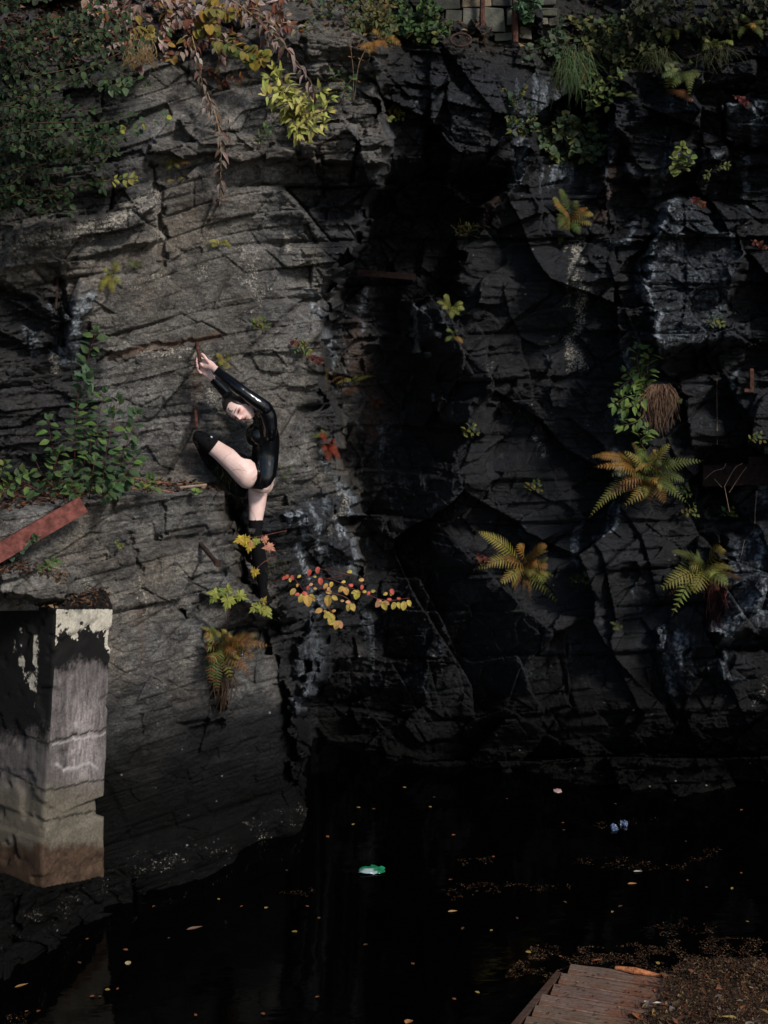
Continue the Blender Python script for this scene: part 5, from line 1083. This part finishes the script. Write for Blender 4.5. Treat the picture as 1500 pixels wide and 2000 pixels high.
leafy('bush', 168, 968, stems, 'leafy green bush with thin red-brown stems growing on the left shelf', 'bush', 21, 6.8, [GD, GM, GM, GL], 17, OV, STEM_R, None, .35, .0032, .55, ya=ybush)
rt = leafy('bush', 172, 735, [[(168, 745, .2), (172, 738, .25)]], 'whorl of broad grey-green leaves at the top of the tallest bush stems', 'plant', 30, 11, [(.075, .12, .065)], 4, OV, STEM_R, None, .3, .002, .6, ya=ybush)
leafy('weed', 20, 950, [[(-20, 960, .1), (0, 930, .15), (10, 905, .2)], [(10, 960, .1), (30, 935, .2), (45, 925, .2)], [(-10, 965, .1), (20, 950, .2)]], 'pale green weed at the far left end of the shelf', 'plant', 18, 6, [GM, GL, (.11, .13, .03)], 14, OV, STEM_G, 'weeds on the shelf', ya=ybush-.1)
leafy('weed', 292, 962, [[(288, 965, .1), (290, 945, .15), (296, 932, .15)], [(284, 965, .1), (278, 950, .15)], [(296, 965, .1), (304, 945, .15), (300, 935, .15)]], 'small weed with a yellow leaf beside the sticks on the shelf', 'plant', 15, 5, [GM, GL, GL, GY], 11, OV, STEM_G, 'weeds on the shelf')
leafy('weed', 384, 962, [[(378, 966, .06), (384, 958, .08)], [(390, 965, .06), (386, 958, .08)]], 'tiny bright weed at the right end of the shelf', 'plant', 8, 4, [(.13, .2, .05)], 6, RND, STEM_G, 'weeds on the shelf')
leafy('ivy', 50, 1080, [[(80, 1045, .1), (60, 1055, .12), (45, 1070, .14), (25, 1085, .14), (5, 1090, .14)], [(60, 1055, .12), (70, 1050, .14)]], 'trailing ivy sprig under the red-brown beam', 'ivy', 10, 5.5, [GD, GM, (.05, .10, .06)], 12, HRT, STEM_G, ya=9.05)
leafy('weed', 100, 1105, [[(92, 1112, .1), (96, 1102, .12), (102, 1094, .12)], [(72, 1122, .1), (76, 1112, .12)], [(110, 1108, .1), (108, 1098, .1)]], 'small green weeds on the litter ledge above the pillar', 'plant', 11, 5, [GM, GL], 9, HRT, STEM_G, ya=9.0)
# overhanging shrub, upper left
br = []
for (u0, v0, u1, v1, o1) in [(-60, 150, 210, 4, .5), (-60, 265, 330, 60, .6), (-60, 60, 90, -20, .5), (-60, 20, 60, -25, .6), (-60, 110, 120, 40, .5), (-60, 200, 160, 130, .5), (-60, 190, 240, 60, .4), (-60, 320, 60, 210, .4), (60, 180, 210, 160, .3), (40, 120, 180, 90, .45), (100, 60, 250, 20, .4), (-40, 90, 60, 60, .6), (120, 130, 175, 40, .5), (-20, 150, 40, 90, .5)]:
    br.append([(u0, v0, .2), ((u0+u1)/2+rng.uniform(-8, 8), (v0+v1)/2-12, o1), (u1, v1, o1*.8)])
    for q_ in range(2):
        t_ = rng.uniform(.2, .85); bu_, bv_ = u0+(u1-u0)*t_, v0+(v1-v0)*t_; br.append([(bu_, bv_, o1*.7), (bu_+rng.uniform(25, 60), bv_+rng.uniform(-45, 15), o1), (bu_+rng.uniform(45, 95), bv_+rng.uniform(-60, 40), o1)])
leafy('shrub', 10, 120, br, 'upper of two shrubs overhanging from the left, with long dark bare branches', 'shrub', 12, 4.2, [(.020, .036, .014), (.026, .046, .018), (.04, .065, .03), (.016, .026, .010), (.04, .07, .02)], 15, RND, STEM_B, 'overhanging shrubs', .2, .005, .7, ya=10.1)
br = []
for (u0, v0, u1, v1, o1) in [(-60, 240, 190, 215, .5), (-60, 260, 215, 240, .6), (-60, 300, 235, 265, .7), (-60, 330, 260, 225, .6), (-60, 290, 120, 250, .8), (-60, 350, 200, 285, .5), (-60, 370, 90, 320, .6), (-60, 410, 230, 350, .5), (-60, 440, 150, 370, .4), (-60, 270, 60, 290, .7), (20, 320, 210, 300, .5), (60, 300, 150, 330, .5), (-60, 390, 60, 380, .5), (-60, 225, 130, 190, .4), (-50, 210, 90, 225, .6)]:
    br.append([(u0, v0, .2), ((u0+u1)/2, (v0+v1)/2-10, o1), (u1, v1, o1*.8)])
    for q_ in range(2):
        t_ = rng.uniform(.15, .85); bu_, bv_ = u0+(u1-u0)*t_, v0+(v1-v0)*t_; br.append([(bu_, bv_, o1*.7), (bu_+rng.uniform(20, 50), bv_+rng.uniform(-25, 20), o1), (bu_+rng.uniform(40, 90), bv_+rng.uniform(-30, 35), o1)])
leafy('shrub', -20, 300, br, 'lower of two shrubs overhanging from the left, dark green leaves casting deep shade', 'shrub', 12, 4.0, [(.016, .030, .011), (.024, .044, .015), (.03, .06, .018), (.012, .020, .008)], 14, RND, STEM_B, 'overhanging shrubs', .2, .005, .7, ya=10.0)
leafy('shrub', 120, 290, [[(100, 300, .5), (190, 270, .55), (260, 245, .5), (325, 228, .4)], [(150, 285, .5), (230, 262, .5), (270, 255, .45)]], 'single long shrub twig with one yellow leaf reaching right across the upper left rock', 'shrub', 15, 6, [GD, GM, GD, (.23, .23, .03)], 22, RND, STEM_B, 'overhanging shrubs', .2, .003, .7, ya=10.1)
leafy('weed', 240, 350, [[(215, 352, .05), (235, 350, .1), (262, 348, .1)], [(180, 345, .1), (200, 348, .12)]], 'small yellow-green sprig under the lower overhanging shrub', 'plant', 13, 4.5, [FL, GY], 10, OV, STEM_G)
leafy('weed', 225, 170, [[(205, 178, .1), (218, 168, .15), (235, 165, .12)], [(215, 180, .1), (228, 176, .12), (246, 168, .14)]], 'grey-green broad-leaved sprig on the rock right of the upper shrub', 'plant', 19, 6, [(.09, .12, .06), GM], 16, OV, STEM_G)
# dry knotweed along the brow
PALE = [(.25, .185, .16), (.30, .235, .205), (.17, .115, .09), (.12, .075, .055)]; REDD = [(.15, .055, .028), (.24, .165, .135), (.11, .04, .022), (.20, .125, .03), (.26, .19, .15)]
def vine(u, v, stem, lab, L, W, tints, sp, mat=STEM_T, out=0, opp=True):
    return leafy('dry_vine', u, v, [stem], lab, 'dry vine', L*.9, W*.85, tints, sp*(.78 if opp else 1.2), LAN, mat, 'dry vines on the brow', .5, .003, .95, DRY, 1.3, False, False, False, fold=.6)
vine(470, 15, [(440, -10, .3), (500, 35, .4), (560, 95, .42), (600, 150, .4), (622, 188, .36)], 'long arching dry vine with drooping pale leaves, ending right of the yellow-green shrub', 25, 4.6, PALE, 8)
vine(430, 250, [(405, 180, .2), (425, 240, .24), (432, 300, .22), (430, 350, .18), (430, 395, .15)], 'dry vine with pale leaves hanging straight down the rock below the brow', 21, 4, PALE, 8)
vine(385, 100, [(375, 70, .3), (385, 110, .3), (392, 150, .3), (405, 190, .26), (425, 235, .24)], 'dry vine with shrivelled brown leaves leading down to the hanging one', 19, 4.2, PALE+REDD[:2], 6)
vine(230, 30, [(262, -10, .4), (240, 30, .42), (218, 62, .4), (206, 100, .38)], 'short drooping dry vine with pale leaves at the upper left', 19, 5, PALE, 9, STEM_R)
vine(510, 125, [(515, 110, .25), (505, 135, .26), (470, 190, .25), (430, 255, .22)], 'bare yellow-green stem with a few dry leaves slanting down to the hanging vine', 22, 4, PALE, 26, STEM_G, opp=False)
vine(390, 165, [(386, 158, .25), (398, 205, .25), (425, 253, .22)], 'bare green stem running down to the hanging vine from the left', 14, 3.5, PALE, 40, STEM_G, opp=False)
br = []
for k in range(40):
    u0, v0 = rng.uniform(180, 560), rng.uniform(-30, 60); br.append([(u0, v0, .15), (u0+rng.uniform(-30, 30), v0+rng.uniform(5, 30), .35), (u0+rng.uniform(-45, 45), v0+rng.uniform(15, 80)*(1 if u0 < 470 else .6), .4)])
leafy('dry_bush', 350, 40, br, 'tangle of dead red-brown and pale leaves over the brow at the top left', 'bush', 17, 5.5, REDD+PALE[:2], 10, LAN, STEM_R, None, .3, .003, .8, DRY, .9, fold=.4)
leafy('weed', 400, 50, [[(380, 60, .3), (405, 45, .4), (420, 52, .4)], [(395, 20, .3), (420, 15, .4), (450, 25, .4)], [(285, 50, .3), (280, 75, .35), (292, 60, .35)]], 'patch of mustard yellow leaves among the dead vines on the brow', 'plant', 17, 7.5, [(.24, .16, .02), (.17, .14, .03)], 8, RND, STEM_G)
leafy('weed', 490, 105, [[(410, 75, .2), (440, 82, .26), (475, 98, .3), (515, 112, .3)], [(450, 110, .25), (475, 100, .28)], [(480, 105, .28), (505, 118, .3), (520, 108, .3)]], 'spray of yellow-green leaves turning orange above the yellow-green shrub', 'plant', 18, 7, [(.15, .14, .03), (.2, .13, .02), (.08, .11, .03)], 9, RND, STEM_T)
leafy('weed', 430, 160, [[(420, 170, .1), (440, 160, .15), (470, 152, .15)], [(400, 130, .1), (420, 150, .15)]], 'red stemmed dead weed between the hanging vines', 'plant', 10, 1.8, [(.20, .03, .015), (.2, .07, .02)], 6, LAN, STEM_R)
g, ya = begin('dry_grass', 272, 118, 'tuft of straw-coloured dry grass at the edge of the brow, upper left', 'grass tuft')
mb = MB()
for k in range(70):
    u0 = rng.uniform(250, 295); mb.cur = vj((.22, .15, .07), .3); mb.tube(path3([(u0, rng.uniform(60, 110), .15), (u0+rng.uniform(-14, 14), rng.uniform(95, 120), .22), (u0+rng.uniform(-30, 25), rng.uniform(112, 140), .2)], ya, 4), [.0022]*8+[.0006], 4)
part(mb, 'blade', DRY, g)
# yellow-green compound-leaved shrub
ysh = []
for (a, b_) in [((525, 150), .25), ((520, 185), .28), ((545, 175), .3), ((560, 165), .3), ((575, 180), .3), ((590, 200), .28), ((600, 235), .28), ((610, 250), .3), ((640, 215), .28), ((645, 190), .24), ((630, 175), .24), ((585, 262), .28), ((600, 275), .28), ((575, 245), .25), ((620, 225), .28), ((548, 150), .24), ((535, 135), .22), ((630, 240), .26), ((560, 195), .3)]:
    ysh.append([(575, 240, .04), (572+(a[0]-572)*.5, 225+(a[1]-225)*.6-4, b_*.6), (a[0], a[1], b_)])
leafy('shrub', 575, 240, ysh, 'sunlit yellow-green shrub with slender pointed leaflets growing from the ledge at the upper left', 'shrub', 24, 4.4, [(.36, .33, .085), (.30, .30, .07), (.40, .36, .12), (.26, .28, .06)], 13, LAN, STEM_T, None, .35, .004, .5, LEAF, .35)
leafy('weed', 515, 255, [[(505, 290, .03), (508, 268, .06), (518, 250, .1)], [(515, 262, .06), (528, 252, .1)]], 'small green sprig with a pale stem left of the yellow-green shrub', 'plant', 11, 3.5, [GM, GL], 9, OV, STEM_T)
leafy('weed', 660, 160, [[(660, 200, .05), (655, 160, .15), (650, 140, .15)], [(665, 200, .05), (680, 165, .15), (690, 150, .15)], [(670, 205, .05), (672, 170, .15), (665, 145, .2)]], 'thin green sprig right of the yellow-green shrub', 'plant', 13, 4, [GM, GL, GD], 13, OV, STEM_G)
leafy('dead_weed', 690, 190, [[(692, 195, .05), (700, 130, .2), (712, 100, .2)], [(690, 195, .05), (690, 140, .15), (685, 95, .2)], [(685, 195, .05), (665, 165, .12)]], 'dead brown stalks rising to the orange fern', 'plant', 8, 2, [(.2, .09, .04)], 40, LAN, STEM_T)
# the brow, middle and right
def bushy(u0, u1, v0, v1, n_, lab, L, W, tints, shape=OV, out=.35, sp=10, name='bush', group='bushes on the brow', mat=STEM_B, cat='bush'):
    br = []
    for k in range(n_):
        a, b_ = rng.uniform(u0, u1), rng.uniform(v0, v1); br.append([(a, b_+rng.uniform(10, 30), .03), (a+rng.uniform(-12, 12), b_+8, out*.6), (a+rng.uniform(-25, 25), b_-rng.uniform(0, 20), out*rng.uniform(.6, 1.1))])
    return leafy(name, (u0+u1)/2, (v0+v1)/2, br, lab, cat, L, W, tints, sp, shape, mat, group, .3, .003, .8)
bushy(760, 868, 0, 70, 34, 'rounded green bush on the brow left of the masonry wall', 12, 5, [GM, GL, GD, GM, (.09, .10, .03)], RND)
bushy(705, 770, 0, 60, 20, 'olive green bush above the orange fern', 14, 3, [(.09, .085, .03), FG, (.12, .09, .03)], LAN)
bushy(1120, 1300, 20, 120, 34, 'olive ivy-covered bush at the top right above the tan slab', 12, 6, [(.065, .072, .022), (.045, .055, .018), (.10, .10, .03), GD], HRT)
bushy(1230, 1520, -20, 60, 52, 'dark hedge along the top right corner', 14, 6, [(.014, .018, .009), (.022, .026, .011), (.03, .04, .016), (.035, .03, .011)], OV, .5)
bushy(1180, 1320, 60, 130, 26, 'low tangle of pale green leaves right of the grass tuft', 11, 5, [(.085, .09, .035), (.06, .075, .03)], HRT, .3)
bushy(600, 700, -20, 50, 14, 'sparse green growth on the brow between the dead tangle and the olive bush', 11, 3.5, [GD, FG, (.11, .06, .02)], LAN, .25)
bushy(1010, 1040, -10, 30, 7, 'ivy sprig hanging over the right half of the masonry wall', 14, 8, [(.07, .12, .07), GM], HRT, .25, 10, 'ivy', None, STEM_G, 'ivy')
bushy(1030, 1110, 60, 110, 16, 'dull green weeds at the foot of the masonry wall', 11, 5, [(.06, .075, .045), GD], HRT, .15)
bushy(1068, 1165, 225, 300, 26, 'ivy patch hanging below the grass tuft, upper right', 13, 7, [(.055, .085, .045), (.08, .095, .03), (.04, .065, .035)], HRT, .3, 9, 'ivy', None, STEM_G, 'ivy')
bushy(1000, 1050, 180, 260, 12, 'thin ivy left of the grass tuft with a few yellow leaves', 11, 5, [(.04, .06, .035), (.11, .10, .02), GD], HRT, .15, 12, 'ivy', None, STEM_G, 'ivy')
bushy(1158, 1200, 150, 200, 10, 'green sprigs on the tan slab right of the grass tuft', 12, 5, [(.10, .12, .03), GM], OV, .15)
leafy('plant', 1332, 320, [[(1330, 340, .03), (1326, 310, .1), (1332, 285, .12)], [(1332, 338, .03), (1345, 315, .1), (1348, 300, .12)], [(1328, 338, .03), (1318, 325, .1), (1318, 305, .12)]], 'round-leaved bright plant on the ledge of the upper right wall', 'plant', 14, 6.2, [(.10, .13, .035), (.13, .15, .04)], 9, RND, STEM_G)
leafy('plant', 1400, 328, [[(1395, 335, .03), (1405, 325, .08), (1422, 322, .08)], [(1390, 330, .03), (1378, 345, .06)]], 'tiny sprig at the right edge of the upper wall', 'plant', 9, 2.5, [FG], 8, OV, STEM_G)
RED = (.07, .007, .008)
for (u, v, lab) in [(1445, 192, 'red creeper leaves beside the pale stain at the upper right'), (1360, 392, 'red creeper leaves on the peak of the bluish block'), (1480, 475, 'red creeper leaves at the right edge beside the bluish block'), (940, 1090, 'dark red creeper leaves left of the lone fern'), (580, 668, 'red creeper sprig above the woman\'s back'), (613, 700, 'orange-red sprig on the cliff edge above the woman')]:
    leafy('creeper', u, v, [[(u-14, v-6, .02), (u, v, .05), (u+14, v+8, .05)]], lab, 'creeper', 8, 4, [RED, (.05, .007, .007), (.09, .03, .012)], 7, HRT, STEM_R, 'red creepers')
for (u, v, lab) in [(585, 680, 'yellow-green sprig on the cliff edge above the woman\'s back'), (505, 632, 'tiny sprig in the crack above the woman'), (1130, 1130, 'dim green sprig right of the lone fern'), (915, 840, 'dim sprig on the dark wall left of the lichen patch'), (1040, 950, 'dim green sprig above the lone fern'), (1395, 628, 'yellow sprig on top of the lower bluish ledge'), (1475, 855, 'green sprig with yellow leaves at the far right above the twigs'), (1330, 960, 'green sprig under the right-hand beam'), (1420, 1000, 'row of drooping green leaves below the right-hand beam'), (1345, 1000, 'drooping green leaves under the big fern clump'), (770, 215, 'small yellow sprig on the edge of the upper recess'), (768, 225, 'orange leaf beside the small yellow sprig')]:
    leafy('sprig', u, v, [[(u-14, v+8, .02), (u-4, v, .06), (u+10, v-8, .06)], [(u, v+8, .02), (u+8, v+2, .06), (u+16, v+6, .06)]], lab, 'sprig', 10, 3.4, [(.11, .12, .025), GM, (.10, .09, .02)], 8, OV, STEM_G, 'sprigs on the rock')
# grass tuft
def tuft(u, v, n_, spread_, L, lab, tint, name='grass_tuft', down=1.0):
    g, ya = begin(name, u, v, lab, 'grass tuft'); mb = MB()
    for k in range(int(n_*1.5)):
        a = rng.normal(-.15, .9); l_ = L*rng.uniform(.35, 1.2); du = spread_*a; mb.cur = vj(tint if rng.uniform() > .12 else (.16, .13, .05), .4)
        u0, v0 = u+rng.uniform(-24, 24), v+rng.uniform(-14, 14); o1 = rng.uniform(.08, .28)
        pp = path3([(u0, v0, .03), (u0+du*rng.uniform(.2, .6)+rng.uniform(-5, 5), v0-l_*rng.uniform(.05, .5), o1), (u0+du+rng.uniform(-8, 8), v0+l_*rng.uniform(-.2, .75)*down, o1*rng.uniform(.7, 1.3))], ya, 5); n2_ = len(pp)
        vs = []; fs = []; wb = rng.uniform(.0012, .003)
        for i, p in enumerate(pp): w_ = wb*(1-i/(n2_-1))**.7+.0003; vs += [p-Vector((w_, 0, 0)), p+Vector((w_*.9, .0, .0012))]
        fs = [(2*i, 2*i+1, 2*i+3, 2*i+2) for i in range(n2_-1)]; mb.add(vs, fs)
    part(mb, 'blade', LEAF, g)
tuft(1122, 140, 260, 30, 85, 'long-bladed green grass tuft spilling over the brow at the upper right', (.075, .125, .05))
tuft(1175, 85, 90, 28, 40, 'smaller grass tuft behind and above the long-bladed one', (.06, .10, .045))
tuft(1290, 120, 70, 30, 45, 'loose pale grass tuft under the olive ivy-covered bush', (.06, .075, .03))
tuft(1400, 110, 60, 26, 40, 'loose grass tuft under the hedge above the tilted slab', (.045, .055, .022))
tuft(915, 452, 40, 12, 22, 'tiny grass tuft on the slanting slab beside the recess', (.11, .11, .045), down=-.6)
tuft(448, 925, 160, 22, 60, 'dark green grass hanging in the corner behind the raised leg', (.018, .026, .012), down=.9)
tuft(536, 1112, 40, 8, 26, 'short grass beside the standing foot', (.09, .10, .05), down=-.6)
# upright plant and dry mat on the right
up_ = [[(1262, 760, .03), (1250, 730, .12), (1245, 700, .14), (1250, 680, .14)], [(1262, 765, .03), (1230, 745, .12), (1210, 760, .14)], [(1258, 770, .03), (1225, 775, .12), (1200, 790, .14)], [(1265, 755, .03), (1265, 720, .12), (1270, 690, .14)], [(1262, 770, .03), (1240, 790, .12), (1215, 800, .14)], [(1255, 770, .03), (1240, 740, .12), (1222, 725, .12)], [(1258, 810, .02), (1240, 825, .08), (1210, 832, .1)], [(1255, 855, .02), (1262, 845, .1), (1265, 835, .1)], [(1262, 880, .05), (1250, 862, .14), (1262, 850, .14)]]
leafy('plant', 1258, 765, up_, 'fresh green leafy plant above the big fern clump on the right', 'plant', 20, 4.6, [(.075, .12, .028), (.10, .15, .03), (.06, .10, .03)], 10, LAN, STEM_G, None, .3, .003, .5)
rt, ya = begin('dead_grass_mat', 1290, 770, 'hanging mat of dead brown grass beside the fresh green plant on the right', 'grass mat'); roots(rt, ya, 1255, 1322, 755, 858, 150, simple('dead_grass', (.115, .068, .045), .85, .2), .14, 'dead_blade')
fern(1318, 770, [(1338, 760, FG), (1330, 790, FG), (1300, 800, FY), (1280, 798, FY)], 11, FG, 'small fern at the right end of the dead grass mat', 'small ferns', .1)
# dead twigs at the right
tw, ya = begin('dead_twig', 1430, 960, 'pale forked dead twigs hanging in front of the right-hand beam', 'twig', ya=cliff_near(1440, 930, 30)-.2)
for st in ([(1376, 936, .05), (1395, 920, .1), (1412, 915, .1), (1418, 905, .1)], [(1415, 950, .1), (1420, 975, .1), (1425, 1000, .08)], [(1415, 950, .1), (1435, 915, .1), (1450, 905, .08)], [(1424, 962, .1), (1445, 930, .1), (1458, 912, .08)], [(1395, 935, .06), (1410, 952, .06)], [(1478, 960, .02), (1475, 1000, .03), (1472, 1035, .02), (1455, 1055, .02), (1448, 1085, .02)], [(1472, 1035, .02), (1490, 1060, .03)], [(1400, 740, .0), (1401, 858, .02), (1400, 866, .02)]):
    mb = MB(); mb.tube(path3(st, ya), .0028, 5); part(mb, 'twig', STEM_P, tw)
# sticks on the shelf
for (pp, r_, lab) in [([(235, 932, .2), (300, 940, .25), (360, 948, .22)], .011, 'long reddish stick lying along the shelf behind the weed'), ([(352, 952, .15), (404, 947, .12)], .010, 'pale broken stick at the right end of the shelf'), ([(250, 955, .2), (310, 958, .22), (340, 962, .2)], .007, 'thin brown stick lying lower on the shelf'), ([(20, 968, .2), (110, 975, .25)], .008, 'brown stick lying in the litter on the left of the shelf')]:
    ya = cliff_y(pp[0][0], pp[0][1])
    rod('stick', path3(pp, ya), r_, STEM_P if 'pale' in lab else simple('stick_bark', (.15, .072, .045), .85, .2, 40, .5, .5), lab, 'stick', 0, 6)
# maple seedlings and the red-leaved branch in front of the corner
def maples(u, v, lv, stem, lab, ya):
    root, ya = begin('maple_sapling', u, v, lab, 'maple', 'maple saplings', ya); px = ya/F
    mb = MB(); mb.tube(path3(stem, ya), .0026, 5); part(mb, 'stem', STEM_R, root)
    for (a, b_, an, L, tn) in lv:
        mb = MB(); d = Vector((math.cos(R(an)), -.25, math.sin(R(an)))); maple(mb, pt(a, b_, ya, .12), d, (Vector((.1, -1, .45))+unit3()*.25).normalized(), L*px, tn, .3); part(mb, 'leaf', LEAF, root)
MY, MO, MG, MP = (.46, .33, .05), (.50, .25, .12), (.25, .27, .06), (.50, .23, .15)
ym = cliff_near(500, 1060)-.12; ym = min(ym, 10.05)
maples(470, 1050, [(476, 1052, 195, 23, MY), (482, 1048, 250, 22, MY), (488, 1060, 260, 23, MY), (503, 1052, 245, 18, MG), (497, 1058, 215, 16, MO), (516, 1048, 275, 18, MP), (532, 1068, 185, 22, MP), (524, 1066, 330, 18, MP)], [(560, 1036, .02), (514, 1046, .12), (490, 1050, .12), (478, 1050, .12)], 'sprig of yellow and salmon maple leaves hanging in front of the standing shin', ym)
maples(497, 1115, [(499, 1112, 255, 20, (.40, .28, .04))], [(540, 1085, .02), (515, 1098, .1), (500, 1112, .12)], 'single yellow maple leaf left of the standing shin', ym)
maples(445, 1165, [(448, 1165, 255, 33, (.26, .28, .06)), (462, 1160, 340, 28, MG), (446, 1158, 90, 22, MG), (428, 1160, 170, 26, MG), (420, 1165, 230, 20, (.16, .20, .05)), (440, 1160, 130, 20, (.15, .2, .05))], [(442, 1235, .02), (445, 1200, .1), (446, 1165, .12)], 'sprig of large yellow-green maple leaves above the dense fern', ym-.1)
maples(505, 1185, [(505, 1182, 215, 26, MG), (510, 1180, 270, 22, MG), (518, 1190, 310, 24, MG), (522, 1188, 250, 20, (.3, .28, .06)), (512, 1178, 60, 18, (.34, .26, .06))], [(470, 1190, .02), (490, 1182, .1), (510, 1182, .12)], 'sprig of yellow-green maple leaves below the standing foot', ym-.05)
RB = [(.50, .32, .09), (.46, .34, .08), (.50, .10, .07), (.52, .26, .14)]
root, ya = begin('dogwood_branch', 560, 1130, 'thin branch with small red, orange and yellow leaves hanging over the blue streaked rock', 'branch', None, min(10.15, cliff_near(600, 1130)-.1)); px = ya/F; fo = MB()
for st in ([(522, 1138, .0), (570, 1128, .1), (640, 1130, .2), (690, 1150, .22), (750, 1172, .24), (800, 1168, .24)], [(610, 1108, .12), (660, 1118, .2), (684, 1124, .2)], [(640, 1130, .2), (668, 1125, .2)], [(575, 1130, .1), (600, 1160, .2), (635, 1182, .24), (655, 1205, .24)], [(600, 1135, .15), (640, 1155, .24), (672, 1165, .26), (690, 1180, .26)]):
    mb = MB(); mb.tube(path3(st, ya), .0024, 5); part(mb, 'twig', STEM_R, root)
for (a, b_, an, L, c_) in [(622, 1107, 255, 13, 2), (606, 1112, 250, 13, 2), (563, 1122, 240, 10, 2), (570, 1123, 285, 10, 2), (558, 1126, 220, 9, 2), (567, 1128, 270, 9, 1), (588, 1124, 200, 8, 1), (625, 1128, 280, 14, 2), (618, 1126, 180, 6, 1), (582, 1140, 250, 7, 1), (603, 1144, 250, 9, 2), (611, 1140, 200, 8, 3), (612, 1149, 0, 7, 0), (577, 1150, 225, 15, 0), (585, 1160, 180, 9, 2), (590, 1158, 0, 10, 2), (593, 1160, 240, 18, 1), (600, 1160, 275, 24, 0), (606, 1160, 300, 16, 1), (640, 1140, 225, 12, 0), (648, 1136, 260, 11, 1), (642, 1146, 270, 10, 3), (648, 1156, 180, 11, 0), (642, 1162, 262, 22, 1), (648, 1164, 330, 13, 1), (672, 1146, 215, 14, 0), (674, 1146, 285, 16, 0), (675, 1136, 180, 8, 0), (700, 1152, 250, 19, 1), (697, 1155, 190, 11, 1), (708, 1155, 0, 8, 1), (690, 1144, 160, 9, 2), (707, 1142, 270, 10, 2), (722, 1155, 240, 9, 2), (724, 1155, 10, 9, 1), (711, 1132, 180, 10, 0), (688, 1116, 180, 10, 1), (665, 1173, 0, 7, 0), (685, 1176, 170, 10, 3), (684, 1178, 245, 16, 1), (686, 1178, 295, 16, 1), (630, 1190, 195, 15, 0), (632, 1192, 330, 8, 0), (645, 1196, 215, 16, 1), (648, 1198, 265, 22, 1), (648, 1194, 20, 8, 0), (655, 1212, 200, 16, 0), (660, 1212, 250, 18, 0), (662, 1212, 290, 16, 3), (745, 1172, 225, 17, 3), (748, 1174, 285, 18, 1), (750, 1174, 330, 12, 3), (742, 1172, 160, 6, 2), (757, 1158, 200, 9, 0), (765, 1155, 260, 9, 1), (763, 1150, 300, 12, 2), (765, 1172, 160, 9, 2), (772, 1176, 245, 15, 1), (776, 1176, 300, 13, 1), (783, 1170, 160, 8, 2), (790, 1174, 260, 18, 1), (796, 1172, 300, 13, 1)]:
    d = Vector((math.cos(R(an)), -.35, math.sin(R(an)))); leaf(fo, pt(a, b_, ya, .2), d, (Vector((0, -1, .35))+unit3()*.35).normalized(), L*px*1.05, L*px*.34, RND, vj(RB[c_], .15), .3, .22)
part(fo, 'foliage', LEAF, root)
